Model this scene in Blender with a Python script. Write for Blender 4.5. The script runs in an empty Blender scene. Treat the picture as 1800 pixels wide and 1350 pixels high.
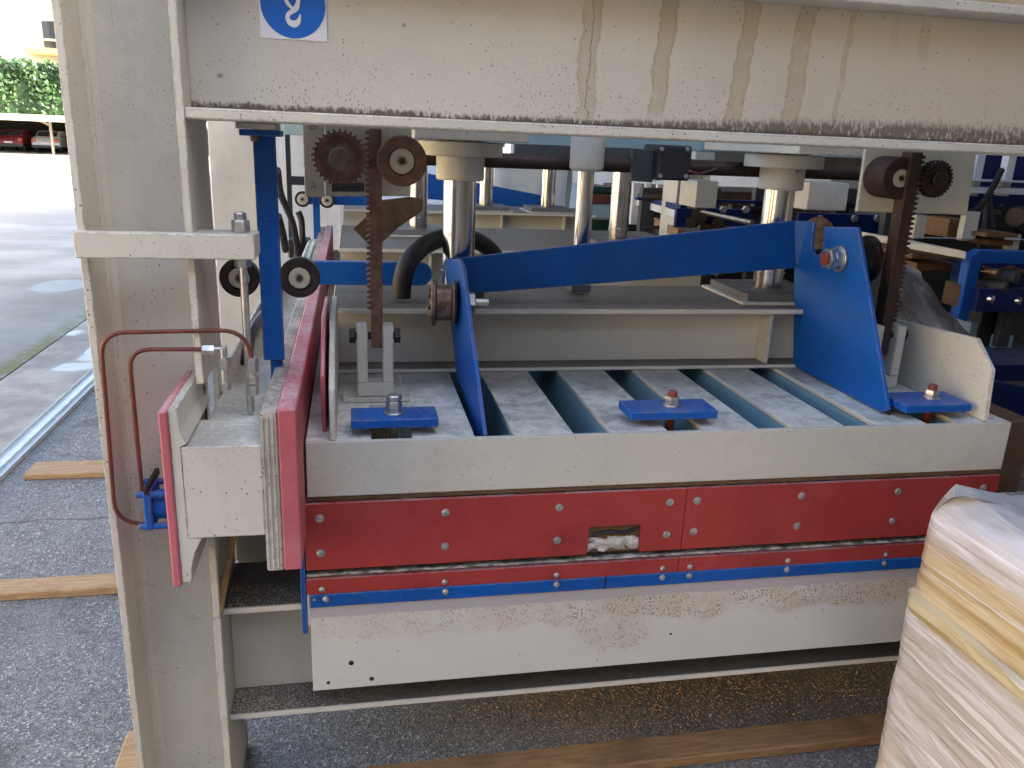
import bpy, bmesh, math, random
from mathutils import Vector, Matrix, noise
rnd = random.Random(7)
sc = bpy.context.scene
col = sc.collection
R = math.radians

# ------------------------------------------------------------------ camera
F_PX, PITCH, ROLL, YAW, EYE = 1429.09, .292432, .04209, .198939, 1.6
_cy, _sy, _cp, _sp = math.cos(YAW), math.sin(YAW), math.cos(PITCH), math.sin(PITCH)
FW = Vector((_sy*_cp, _cy*_cp, -_sp))
_r0 = Vector((_cy, -_sy, 0)); _u0 = _r0.cross(FW)
RT = math.cos(ROLL)*_r0 + math.sin(ROLL)*_u0
UP = -math.sin(ROLL)*_r0 + math.cos(ROLL)*_u0
CAM = Vector((0, 0, EYE))
cd = bpy.data.cameras.new('camera'); cam = bpy.data.objects.new('camera', cd); col.objects.link(cam)
cd.sensor_width = 36; cd.lens = 36*F_PX/1800; cd.clip_start = .02; cd.clip_end = 2000
m3 = Matrix((RT, UP, -FW)).transposed()
cam.matrix_world = Matrix.Translation(CAM) @ m3.to_4x4()
sc.camera = cam

def at(x, y, **k):
    """the point seen at photo pixel x, y on a world plane X=, Y= or Z="""
    d = RT*((x-900)/F_PX) - UP*((y-675)/F_PX) + FW
    (a, v), = k.items(); i = 'XYZ'.index(a)
    return CAM + d*((v-CAM[i])/d[i])

# ------------------------------------------------------------------ light
SUN_EL, SUN_AZ = R(38), R(116)      # azimuth clockwise from +Y
w = bpy.data.worlds.new('World'); sc.world = w; w.use_nodes = True
nt = w.node_tree; bg = nt.nodes['Background']
sky = nt.nodes.new('ShaderNodeTexSky'); sky.sky_type = 'NISHITA'; sky.sun_disc = False
sky.sun_elevation = SUN_EL; sky.sun_rotation = SUN_AZ
sky.air_density = 1.0; sky.dust_density = 4.0; sky.ozone_density = .6
nt.links.new(sky.outputs[0], bg.inputs[0]); bg.inputs[1].default_value = .15
sd = bpy.data.lights.new('sun', 'SUN'); sd.energy = 4.0; sd.angle = R(.5); sd.color = (1, .93, .82)
so = bpy.data.objects.new('sun', sd); col.objects.link(so)
sdir = Vector((math.sin(SUN_AZ)*math.cos(SUN_EL), math.cos(SUN_AZ)*math.cos(SUN_EL), math.sin(SUN_EL)))
so.rotation_euler = sdir.to_track_quat('Z', 'Y').to_euler(); so.location = (0, 0, 20)
sc.view_settings.view_transform = 'Standard'; sc.view_settings.look = 'None'
sc.view_settings.exposure = 2.62; sc.view_settings.gamma = 1; sc.view_settings.use_curve_mapping = False

# ------------------------------------------------------------------ materials
class G:
    """small node-graph helper"""
    def __init__(s, name):
        s.m = bpy.data.materials.new(name); s.m.use_nodes = True
        s.t = s.m.node_tree; s.b = s.t.nodes['Principled BSDF']
        s.pos = s.n('ShaderNodeNewGeometry').outputs
    def n(s, k, **p):
        o = s.t.nodes.new(k)
        for a, v in p.items(): setattr(o, a, v)
        return o
    def l(s, a, b): s.t.links.new(a, b)
    def put(s, sock, v):
        if hasattr(v, 'is_linked') or isinstance(v, bpy.types.NodeSocket): s.l(v, sock)
        else: sock.default_value = v
    def math(s, op, a, b=0, c=None, clamp=False):
        o = s.n('ShaderNodeMath', operation=op, use_clamp=clamp)
        s.put(o.inputs[0], a); s.put(o.inputs[1], b)
        if c is not None: s.put(o.inputs[2], c)
        return o.outputs[0]
    def noise(s, scale, detail=4, rough=.6, stretch=(1, 1, 1), off=(0, 0, 0), dist=0):
        mp = s.n('ShaderNodeMapping'); s.l(s.pos['Position'], mp.inputs[0])
        mp.inputs['Scale'].default_value = stretch; mp.inputs['Location'].default_value = off
        o = s.n('ShaderNodeTexNoise'); s.l(mp.outputs[0], o.inputs['Vector'])
        o.inputs['Scale'].default_value = scale; o.inputs['Detail'].default_value = detail
        o.inputs['Roughness'].default_value = rough; o.inputs['Distortion'].default_value = dist
        return o.outputs[0]
    def voro(s, scale, stretch=(1, 1, 1), feature='F1', out=0):
        mp = s.n('ShaderNodeMapping'); s.l(s.pos['Position'], mp.inputs[0]); mp.inputs['Scale'].default_value = stretch
        o = s.n('ShaderNodeTexVoronoi', feature=feature); s.l(mp.outputs[0], o.inputs['Vector']); o.inputs['Scale'].default_value = scale
        return o.outputs[out]
    def step(s, v, a, b):
        o = s.n('ShaderNodeMapRange'); o.interpolation_type = 'SMOOTHSTEP'
        s.put(o.inputs[0], v); o.inputs[1].default_value = a; o.inputs[2].default_value = b
        return o.outputs[0]
    def mix(s, f, a, b):
        o = s.n('ShaderNodeMix', data_type='RGBA'); s.put(o.inputs[0], f)
        for i, v in ((6, a), (7, b)):
            if isinstance(v, tuple): o.inputs[i].default_value = (*v, 1) if len(v) == 3 else v
            else: s.l(v, o.inputs[i])
        return o.outputs[2]
    def xyz(s):
        o = s.n('ShaderNodeSeparateXYZ'); s.l(s.pos['Position'], o.inputs[0]); return o.outputs
    def nz(s):
        o = s.n('ShaderNodeSeparateXYZ'); s.l(s.pos['Normal'], o.inputs[0]); return o.outputs
    def bump(s, h, strength=.3, dist=.002):
        o = s.n('ShaderNodeBump'); s.l(h, o.inputs['Height']); o.inputs['Strength'].default_value = strength
        o.inputs['Distance'].default_value = dist; s.l(o.outputs[0], s.b.inputs['Normal'])
    def done(s, colr, rough=.5, metal=0, spec=.5):
        if isinstance(colr, tuple): s.b.inputs['Base Color'].default_value = (*colr, 1)
        else: s.l(colr, s.b.inputs['Base Color'])
        s.put(s.b.inputs['Roughness'], rough); s.put(s.b.inputs['Metallic'], metal)
        s.b.inputs['Specular IOR Level'].default_value = spec
        return s.m
    def edge(s, r=.003, lo=.02, hi=.12):
        """worn edges: where a rounded normal leaves the true one"""
        bv = s.n('ShaderNodeBevel', samples=4); bv.inputs[0].default_value = r
        d = s.n('ShaderNodeVectorMath', operation='DOT_PRODUCT'); s.l(bv.outputs[0], d.inputs[0]); s.l(s.pos['Normal'], d.inputs[1])
        return s.step(s.math('SUBTRACT', 1, d.outputs['Value']), lo, hi)

def paint(name, base, dark, rough=.45, speck=.5, wear=(.10, .055, .035), dust=(.20, .175, .15), dustamt=.5, edgew=.55, fade=None):
    g = G(name)
    n1 = g.noise(3.2, 5, .6); c = g.mix(g.step(n1, .35, .7), base, dark)
    if fade: c = g.mix(g.math('MULTIPLY', g.step(g.noise(9, 4, .65, off=(3, 1, 2)), .45, .75), .5), c, fade)
    # fine dirt specks
    sp = g.math('SUBTRACT', 1, g.step(g.math('ADD', g.voro(150), g.math('MULTIPLY', g.noise(60, 3, .6), .35)), .30, .42))
    msk = g.math('MULTIPLY_ADD', g.step(g.noise(4, 6, .75, off=(9, 4, 1)), .44, .60), .9, .10)
    c = g.mix(g.math('MULTIPLY', g.math('MULTIPLY', sp, msk), speck), c, wear)
    v = g.voro(62); big = g.math('MULTIPLY', g.math('LESS_THAN', v, .12), g.step(g.noise(5, 2, .5, off=(1, 7, 3)), .42, .56))
    c = g.mix(g.math('MULTIPLY', big, speck*1.5, clamp=True), c, wear)
    st_ = g.step(g.noise(5, 5, .7, stretch=(3, 3, .25), off=(1, 2, 3)), .5, .75)
    c = g.mix(g.math('MULTIPLY', st_, speck*.35), c, tuple(v*.62 for v in base))
    gm = g.step(g.noise(2.4, 6, .75, off=(7, 1, 9)), .48, .70)
    c = g.mix(g.math('MULTIPLY', gm, .28), c, tuple(v*.45+.01 for v in base))
    scn = g.math('MULTIPLY', g.step(g.noise(26, 6, .8, stretch=(1, 1, .12), off=(4, 4, 1), dist=.4), .66, .72), speck)
    c = g.mix(g.math('MULTIPLY', scn, .6), c, wear)
    # dust lying on upward faces
    up = g.step(g.nz()[2], .5, .95)
    dn = g.step(g.math('ADD', g.math('MULTIPLY', g.noise(7, 6, .7, off=(5, 5, 5)), .6), g.math('MULTIPLY', g.noise(90, 3, .6), .4)), .38, .58)
    c = g.mix(g.math('MULTIPLY', g.math('MULTIPLY', up, dn), dustamt), c, dust)
    if edgew:
        e = g.math('MULTIPLY', g.edge(.0045), g.step(g.noise(42, 5, .75, off=(2, 8, 8)), .44, .56))
        c = g.mix(g.math('MULTIPLY', e, edgew), c, wear)
    g.bump(g.math('ADD', g.noise(120, 3, .6), g.math('MULTIPLY', g.noise(22, 2, .5), .8)), .12, .0012)
    return g.done(c, g.math('ADD', rough, g.math('MULTIPLY', n1, .2)), 0, .3)

M = {}
CREAM, CREAM2 = (.63, .605, .525), (.545, .53, .46)
M['cream'] = paint('cream_paint', CREAM, CREAM2, .5, .6, wear=(.13, .085, .06), edgew=.9)
M['chipped'] = paint('chipped_cream_paint', (.60, .56, .49), (.42, .38, .33), .6, 1.0, wear=(.07, .05, .04), dust=(.16, .14, .12), dustamt=.75, edgew=.95)
M['cream_clean'] = paint('cream_paint_clean', (.60, .585, .51), (.55, .54, .48), .45, .25, dustamt=.3, edgew=.35)
M['red'] = paint('red_paint', (.37, .045, .038), (.28, .034, .029), .4, .12, wear=(.12, .03, .03), dust=(.42, .27, .27), dustamt=.8, fade=(.42, .065, .065), edgew=.35)
M['pinkred'] = paint('faded_red_paint', (.52, .14, .165), (.44, .105, .13), .42, .15, wear=(.25, .06, .07), dust=(.52, .36, .38), dustamt=.9, fade=(.58, .26, .28), edgew=.3)
M['blue'] = paint('blue_paint', (.002, .097, .42), (.0015, .070, .31), .42, .25, wear=(.26, .20, .15), dust=(.16, .18, .25), dustamt=.45, edgew=.95)
M['navy'] = paint('dark_blue_paint', (.003, .018, .12), (.003, .014, .085), .42, .2, edgew=.4)
M['white'] = paint('white_paint', (.68, .70, .70), (.6, .62, .63), .4, .15, dustamt=.2, edgew=.2)
M['teal'] = paint('pale_teal_paint', (.34, .47, .49), (.28, .40, .42), .45, .2, dustamt=.2, edgew=.2)

def slat_mat():
    g = G('dusty_slat_paint'); x = g.xyz()
    c = g.mix(g.step(g.noise(5, 5, .65), .35, .65), (.74, .72, .65), (.57, .57, .51))
    gr = g.step(g.math('ADD', g.math('MULTIPLY', g.noise(28, 6, .75), .7), g.math('MULTIPLY', g.noise(8, 3, .6, off=(4, 4, 4)), .3)), .44, .62)
    c = g.mix(g.math('MULTIPLY', gr, .6), c, (.20, .185, .16))
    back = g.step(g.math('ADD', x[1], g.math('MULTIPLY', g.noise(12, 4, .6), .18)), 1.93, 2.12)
    c = g.mix(g.math('MULTIPLY', back, .7), c, (.115, .098, .08))  # brown dust and the beam's shade, painted together towards the back
    c = g.mix(g.math('MULTIPLY', g.math('LESS_THAN', g.voro(45), .09), .7), c, (.05, .045, .04))
    e = g.math('MULTIPLY', g.edge(.003), g.step(g.noise(80, 3, .6), .35, .6))
    c = g.mix(g.math('MULTIPLY', e, .6), c, (.68, .66, .6))
    up = g.step(g.nz()[2], .5, .95); c = g.mix(up, CREAM, c)
    g.bump(g.noise(150, 4, .7), .2, .0015)
    return g.done(c, .6)
M['slat'] = slat_mat()

def dusty_steel(name='dusty_girder_paint', d1=(.060, .045, .033), d2=(.115, .090, .068)):
    g = G(name)
    c = g.mix(g.step(g.noise(4, 5, .6), .35, .7), CREAM, CREAM2)
    up = g.step(g.nz()[2], .5, .95)
    d = g.mix(g.step(g.noise(60, 5, .7), .4, .62), d1, d2)
    c = g.mix(g.math('MULTIPLY', up, .93), c, d)
    z = g.xyz()
    sp = g.math('MULTIPLY', g.step(g.noise(200, 2, .5), .62, .7), g.step(g.noise(9, 2, .5), .35, .6))
    c = g.mix(g.math('MULTIPLY', sp, .5), c, (.12, .09, .07))
    g.bump(g.noise(140, 3, .6), .15, .0015)
    return g.done(c, .6)
M['girder'] = dusty_steel()  # dust tone darkened to hold the shade under the top beam
M['railpaint'] = dusty_steel('dark_dusted_rail_paint', (.045, .035, .026), (.085, .07, .055))  # darker copy: shade below the panel added to the dust tone

def beam_mat():
    g = G('stained_beam_paint'); x = g.xyz()
    c = g.mix(g.step(g.noise(2.6, 5, .6), .35, .7), (.61, .585, .50), (.55, .525, .45))
    warm = g.step(x[0], .35, 1.3)  # warm bounce light put into the paint towards the right
    c = g.mix(g.math('MULTIPLY', warm, .55), c, (.55, .475, .36))
    # rust-brown drips with their own wandering outline
    wob = g.math('MULTIPLY', g.math('SUBTRACT', g.noise(9, 3, .6, stretch=(.2, .2, 1)), .5), .05)
    fr = g.math('MULTIPLY', g.math('SUBTRACT', g.noise(70, 3, .7), .5), .012)
    tot = None
    for i, (xc, hw, z0, z1, a) in enumerate([(.470, .019, 1.63, 1.90, .75), (.620, .018, 1.645, 1.90, .9), (.800, .019, 1.63, 1.90, .9), (.925, .021, 1.64, 1.885, .85), (1.03, .006, 1.63, 1.885, .8), (1.20, .013, 1.78, 1.87, .4), (1.13, .008, 1.80, 1.88, .3)]):
        zt = g.math('MULTIPLY', g.math('SUBTRACT', 1.9, x[2]), -.06 if i in (2, 3, 4) else -.02)
        dx = g.math('ABSOLUTE', g.math('ADD', g.math('ADD', g.math('SUBTRACT', g.math('SUBTRACT', x[0], xc), zt), wob), fr))
        body = g.math('SUBTRACT', 1, g.step(dx, hw*.85, hw*1.1))
        rim = g.math('MULTIPLY', g.math('MULTIPLY', body, g.step(dx, hw*.55, hw*.95)), .5)
        zz = g.math('MULTIPLY', g.step(x[2], z0, z0+.03), g.math('SUBTRACT', 1, g.step(x[2], z1-.02, z1+.02)))
        s = g.math('MULTIPLY', g.math('MULTIPLY', g.math('ADD', g.math('MULTIPLY', body, .75), rim), zz), a)
        tot = s if tot is None else g.math('MAXIMUM', tot, s)
    tot = g.math('MULTIPLY', tot, g.step(g.noise(25, 4, .6), .2, .5))
    c = g.mix(g.math('MULTIPLY', tot, .85), c, (.40, .33, .215))
    crack = g.math('SUBTRACT', 1, g.step(g.math('ABSOLUTE', g.math('ADD', g.math('SUBTRACT', x[0], .468), g.math('MULTIPLY', g.math('SUBTRACT', g.noise(14, 5, .7, stretch=(.2, .2, 1)), .5), .05))), .0004, .0016))
    c = g.mix(g.math('MULTIPLY', crack, .7), c, (.16, .09, .05))
    # grime climbing from the lower flange
    hgt = g.math('SUBTRACT', x[2], 1.632)
    nn = g.math('ADD', g.math('MULTIPLY', g.noise(150, 3, .65, stretch=(1, 1, .45)), .65), g.math('MULTIPLY', g.noise(12, 3, .6), .35))
    lim = g.math('MULTIPLY_ADD', warm, .03, .014)
    d1 = g.math('SUBTRACT', 1, g.step(g.math('DIVIDE', hgt, g.math('MULTIPLY', lim, g.math('MULTIPLY', nn, 2))), .5, 1.05))
    d1 = g.math('MULTIPLY', d1, g.step(nn, .36, .5))
    solid = g.math('SUBTRACT', 1, g.step(g.math('ADD', hgt, g.math('MULTIPLY', g.math('SUBTRACT', .5, nn), .05)), .005, .014))
    c = g.mix(g.math('MULTIPLY', g.math('MAXIMUM', g.math('MULTIPLY', d1, .85), solid), .95), c, (.095, .066, .047))
    sp = g.math('MULTIPLY', g.math('SUBTRACT', 1, g.step(g.math('ADD', g.voro(165, stretch=(1, 1, .8)), g.math('MULTIPLY', g.noise(60, 3, .6), .4)), .34, .50)), g.math('MULTIPLY_ADD', g.math('SUBTRACT', 1, g.step(hgt, .0, .16)), .85, .15))
    sp = g.math('MULTIPLY', sp, g.step(g.noise(7, 6, .75, off=(2, 2, 6)), .36, .55))
    c = g.mix(g.math('MULTIPLY', sp, .75), c, (.20, .15, .11))
    big = g.math('MULTIPLY', g.math('LESS_THAN', g.voro(55), .10), g.step(g.noise(4, 2, .5, off=(1, 7, 3)), .40, .55))
    c = g.mix(g.math('MULTIPLY', big, .7), c, (.10, .07, .05))
    for (bx, bz, br) in ((.435, 1.895, .018), (.10, 1.797, .006), (-.235, 1.690, .007)):
        dd = g.math('SQRT', g.math('ADD', g.math('POWER', g.math('SUBTRACT', x[0], bx), 2), g.math('POWER', g.math('MULTIPLY', g.math('SUBTRACT', x[2], bz), 1.3), 2)))
        c = g.mix(g.math('MULTIPLY', g.math('SUBTRACT', 1, g.step(g.math('ADD', dd, g.math('MULTIPLY', g.math('SUBTRACT', g.noise(60, 4, .7), .5), br*2)), br*.3, br)), .6), c, (.12, .10, .085))
    g.bump(g.math('ADD', g.noise(160, 3, .65), g.math('MULTIPLY', tot, -.5)), .15, .0015)
    return g.done(c, .55)
M['beam'] = beam_mat()

def panel_mat():
    g = G('rust_flecked_panel_paint'); x = g.xyz()
    c = g.mix(g.step(g.noise(3, 5, .6), .35, .7), (.62, .62, .575), (.56, .565, .535))
    # zinc band along the top
    zz = g.math('ADD', x[2], g.math('MULTIPLY', g.math('SUBTRACT', g.noise(10, 4, .6, stretch=(1, 1, 3)), .5), .02))
    band = g.step(zz, .577, .582)
    c = g.mix(g.math('MULTIPLY', band, .9), c, (.40, .38, .41))
    # rust flecks swarm in a ragged band below it, thicker to the right
    xr = g.step(x[0], -.05, .8)
    lo = g.math('SUBTRACT', .545, g.math('MULTIPLY', xr, .03))
    inb = g.math('MULTIPLY', g.step(g.math('ADD', x[2], g.math('MULTIPLY', g.math('SUBTRACT', g.noise(7, 4, .6), .5), .10)), .508, .528), g.math('SUBTRACT', 1, band))
    blot = g.math('MULTIPLY', g.math('SUBTRACT', 1, g.step(g.math('ADD', g.math('ADD', g.math('POWER', g.math('DIVIDE', g.math('SUBTRACT', x[0], .60), .10), 2), g.math('POWER', g.math('DIVIDE', g.math('SUBTRACT', x[2], .51), .09), 2)), g.math('MULTIPLY', g.math('SUBTRACT', g.noise(16, 4, .7), .5), 2.6)), .1, 1.3)), .8)
    fl = g.math('MULTIPLY', g.math('SUBTRACT', 1, g.step(g.voro(165), .30, .44)), g.step(g.noise(26, 4, .7), .40, .54))
    zone = g.math('MAXIMUM', g.math('MULTIPLY', inb, g.math('MULTIPLY_ADD', xr, .65, .4)), blot)
    c = g.mix(g.math('MULTIPLY', g.math('MULTIPLY', fl, zone), .9), c, (.22, .115, .05))
    c = g.mix(g.math('MULTIPLY', g.math('MULTIPLY', zone, g.step(g.noise(14, 4, .6), .3, .6)), .42), c, (.46, .36, .23))
    c = g.mix(g.math('MULTIPLY', g.math('LESS_THAN', g.voro(24), .05), .7), c, (.09, .07, .06))
    g.bump(g.math('ADD', g.noise(140, 3, .6), g.noise(6, 3, .5)), .12, .0015)
    return g.done(c, .5)
M['panel'] = panel_mat()

def metal(name, c1, c2, rough, m=1, sc_=20, stretch=(1, 1, 1), bump=.1):
    g = G(name); n_ = g.noise(sc_, 5, .65, stretch=stretch)
    c = g.mix(g.step(n_, .35, .65), c1, c2)
    g.bump(g.noise(sc_*5, 3, .6, stretch=stretch), bump, .001)
    return g.done(c, g.math('ADD', rough, g.math('MULTIPLY', n_, .15)), m)
M['chrome'] = metal('chromed_steel', (.58, .59, .62), (.48, .49, .52), .10, 1, 9, (1, 1, .4), .02)
M['zinc'] = metal('zinc_plated_steel', (.62, .62, .60), (.46, .46, .45), .28, .9, 60)
M['darksteel'] = metal('oily_dark_steel', (.030, .023, .020), (.05, .036, .030), .42, .5, 40)
M['rust'] = metal('rusted_steel', (.21, .115, .082), (.12, .062, .045), .6, .25, 45, bump=.3)
M['hubsteel'] = metal('greenish_worn_steel', (.20, .17, .12), (.13, .10, .075), .5, .4, 45)
M['rustdark'] = metal('dark_rusted_steel', (.060, .030, .023), (.035, .020, .017), .55, .3, 45, bump=.3)
M['brownpipe'] = metal('brown_painted_pipe', (.17, .045, .028), (.12, .034, .022), .4, .1, 30)
M['spool'] = metal('worn_steel_with_rust', (.30, .20, .15), (.14, .085, .06), .35, .85, 30)
M['rubber'] = metal('black_rubber', (.012, .012, .012), (.02, .019, .018), .5, 0, 30)
M['black'] = metal('black_paint', (.012, .012, .014), (.02, .02, .022), .5, 0, 30)
M['plastic_grey'] = metal('grey_cover_plastic', (.50, .46, .38), (.42, .39, .32), .5, 0, 30)
M['darkgrey'] = metal('dark_grey_paint', (.06, .063, .066), (.045, .048, .05), .5, .1, 20)
M['galv'] = metal('galvanised_sheet', (.62, .69, .72), (.52, .60, .64), .4, .15, 8)
M['slotblue'] = paint('pale_blue_undercoat', (.28, .46, .53), (.22, .38, .45), .5, .3, edgew=0)
M['interior'] = metal('dusty_dark_gap', (.02, .016, .013), (.035, .028, .022), .8, 0, 20)  # near-black colour standing in for shade inside gaps and openings
M['brownwood'] = metal('brown_plywood_edge', (.19, .115, .06), (.11, .065, .035), .75, 0, 50, (1, 1, 6), .4)
M['gasket'] = metal('dirty_white_gasket', (.55, .54, .52), (.10, .09, .08), .5, 0, 35, (1, 1, 3))
M['gasketclean'] = metal('pale_lining', (.66, .65, .63), (.40, .39, .37), .35, .2, 50)
M['signwhite'] = metal('white_sticker', (.74, .75, .80), (.71, .72, .77), .35, 0, 5, bump=.02)
M['signblue'] = metal('blue_print', (.004, .13, .55), (.004, .12, .52), .35, 0, 5, bump=.02)
M['redcap'] = paint('chipped_red_lacquer', (.25, .045, .035), (.18, .035, .03), .4, .6, wear=(.4, .35, .32), dustamt=.3)
M['cardboard'] = metal('brown_cardboard', (.14, .078, .036), (.10, .055, .025), .8, 0, 14)
M['pad'] = paint('grey_pad_paint', (.16, .165, .18), (.12, .12, .13), .5, .5, dust=(.06, .05, .04), dustamt=.9)
M['cardboard_dark'] = metal('weathered_dark_cardboard', (.075, .042, .02), (.045, .025, .013), .85, 0, 14)
M['darkgreen'] = metal('dark_green_enamel', (.02, .09, .065), (.015, .06, .045), .45, 0, 12)
M['glass'] = metal('dark_car_glass', (.02, .025, .03), (.03, .035, .04), .08, 0, 5, bump=0)
M['carwhite'] = metal('silver_car_paint', (.55, .58, .60), (.5, .53, .55), .25, .2, 4, bump=0)
M['carred'] = metal('red_car_paint', (.22, .02, .03), (.18, .02, .03), .25, .1, 4, bump=0)
M['lamp'] = metal('red_lamp_glass', (.55, .08, .05), (.5, .07, .05), .2, 0, 4, bump=0)
M['render'] = metal('cream_render', (.72, .66, .50), (.66, .60, .45), .85, 0, 2)
M['render2'] = metal('ochre_render', (.66, .50, .26), (.60, .45, .23), .85, 0, 2)
M['balcony'] = metal('yellow_balcony_paint', (.70, .56, .12), (.62, .50, .1), .7, 0, 4)
M['workshopwall'] = metal('beige_workshop_render', (.34, .29, .22), (.30, .255, .19), .85, 0, 1.5)
M['hallwall'] = metal('grey_hall_cladding', (.30, .29, .27), (.25, .24, .23), .6, 0, 1.5, (1, 1, .1))
M['roofsheet'] = metal('beige_roof_sheet', (.42, .36, .28), (.36, .31, .24), .6, 0, 4)

def wood(name, a, b):
    g = G(name)
    gr = g.noise(9, 6, .65, stretch=(1.2, 10, 10), dist=.6)
    c = g.mix(g.step(gr, .35, .65), a, b)
    c = g.mix(g.math('MULTIPLY', g.step(g.noise(5, 4, .6, off=(3, 3, 3)), .5, .75), .5), c, tuple(v*.45 for v in b))
    g.bump(gr, .35, .002)
    return g.done(c, .75)
M['timber'] = wood('raw_softwood', (.52, .34, .17), (.36, .22, .10))
M['timber_dark'] = wood('damp_softwood', (.36, .215, .095), (.24, .135, .055))  # darker brown copy of the softwood
M['browntimber'] = wood('brown_board_wood', (.24, .13, .06), (.14, .075, .035))
M['olive'] = metal('olive_grey_paint', (.115, .105, .075), (.085, .08, .06), .55, 0, 12)
M['oldboards'] = wood('old_brown_boards', (.09, .05, .028), (.05, .028, .016))

def asphalt():
    g = G('aggregate_asphalt')
    v = g.voro(170, out=1); sep = g.n('ShaderNodeSeparateColor'); g.l(v, sep.inputs[0])
    c = g.mix(sep.outputs[0], (.10, .098, .096), (.32, .315, .305))
    c = g.mix(g.step(sep.outputs[1], .90, .97), c, (.55, .54, .52))
    c = g.mix(g.math('MULTIPLY', g.step(g.noise(1.4, 5, .6), .45, .7), .45), c, (.10, .097, .092))
    c = g.mix(g.math('MULTIPLY', g.step(g.noise(3.1, 6, .75, off=(4, 1, 0)), .50, .62), .35), c, (.30, .29, .27))
    c = g.mix(g.math('MULTIPLY', g.step(g.noise(2.2, 3, .6, off=(8, 3, 0)), .60, .66), .45), c, (.05, .048, .046))
    x = g.xyz()
    # sawdust blown under the press
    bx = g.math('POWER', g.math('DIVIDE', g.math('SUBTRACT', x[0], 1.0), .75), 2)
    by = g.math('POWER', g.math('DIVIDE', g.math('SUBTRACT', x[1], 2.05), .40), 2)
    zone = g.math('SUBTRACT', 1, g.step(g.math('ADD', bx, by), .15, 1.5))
    saw = g.math('MULTIPLY', g.math('MULTIPLY', zone, g.step(g.noise(260, 3, .6), .52, .6)), g.step(g.noise(8, 3, .6), .35, .6))
    c = g.mix(g.math('MULTIPLY', saw, .85), c, (.50, .33, .15))
    c = g.mix(g.math('MULTIPLY', zone, .35), c, (.12, .09, .06))  # whole oval also tinted darker brown
    crack = g.math('SUBTRACT', 1, g.step(g.math('ABSOLUTE', g.math('SUBTRACT', g.math('SUBTRACT', x[1], 3.32), g.math('MULTIPLY', g.noise(3, 5, .7), .12))), .002, .012))
    c = g.mix(g.math('MULTIPLY', crack, .6), c, (.02, .02, .02))
    g.bump(g.math('ADD', g.voro(170), g.math('MULTIPLY', g.noise(300, 2, .5), .5)), .9, .004)
    return g.done(c, g.math('ADD', .5, g.math('MULTIPLY', g.noise(4, 3, .6), .3)), 0, .4)
M['asphalt'] = asphalt()

def yard():
    g = G('weathered_yard_concrete'); x = g.xyz()
    c = g.mix(g.step(g.noise(.8, 6, .65, stretch=(.6, 1, 1)), .35, .65), (.30, .28, .235), (.50, .47, .41))
    far = g.step(x[1], 8, 20)
    c = g.mix(g.math('MULTIPLY', far, .75), c, (.31, .30, .27))
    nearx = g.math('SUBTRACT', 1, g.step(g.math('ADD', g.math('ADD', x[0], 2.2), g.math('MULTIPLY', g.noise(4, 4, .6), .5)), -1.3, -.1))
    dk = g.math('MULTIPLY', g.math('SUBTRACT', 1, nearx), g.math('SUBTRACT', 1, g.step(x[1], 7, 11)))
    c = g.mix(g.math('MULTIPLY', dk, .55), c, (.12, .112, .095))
    wet = g.step(g.noise(.45, 4, .55, stretch=(1, .5, 1), off=(2.2, 5, 0)), .50, .60)
    c = g.mix(g.math('MULTIPLY', wet, .25), c, (.10, .095, .085))
    pu = g.math('ADD', g.math('POWER', g.math('DIVIDE', g.math('ADD', x[0], 2.90), .28), 2), g.math('POWER', g.math('DIVIDE', g.math('SUBTRACT', x[1], 8.8), .42), 2))
    pu = g.math('SUBTRACT', 1, g.step(pu, .6, 1))
    c = g.mix(g.math('MULTIPLY', pu, .3), c, (.2, .21, .22))
    ed = g.math('ABSOLUTE', g.math('ADD', x[0], 2.235))
    moss = g.math('MULTIPLY', g.math('SUBTRACT', 1, g.step(g.math('ADD', ed, g.math('MULTIPLY', g.noise(9, 4, .7), .1)), .09, .20)), g.step(g.noise(6, 4, .7), .35, .55))
    c = g.mix(g.math('MULTIPLY', moss, .85), c, (.12, .14, .02))
    gp = g.math('SUBTRACT', 1, g.step(g.math('ADD', x[0], 2.21), -.022, -.012))
    g.bump(g.noise(40, 5, .7), .3, .004)
    r = g.mix(g.math('MAXIMUM', g.math('MULTIPLY', pu, .6), g.math('MULTIPLY', wet, .35)), (.75, .75, .75), (.22, .22, .22))
    return g.done(c, r)
M['yard'] = yard()

def concrete():
    g = G('gutter_concrete')
    c = g.mix(g.step(g.noise(2.2, 6, .65), .35, .65), (.24, .225, .20), (.42, .39, .345))
    wet = g.step(g.noise(1.1, 3, .5, off=(.4, 1.3, 0)), .54, .60)
    c = g.mix(g.math('MULTIPLY', wet, .55), c, (.09, .09, .095))
    g.bump(g.noise(60, 5, .7), .35, .003)
    return g.done(c, g.math('SUBTRACT', .75, g.math('MULTIPLY', wet, .62)))
M['concrete'] = concrete()

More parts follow.
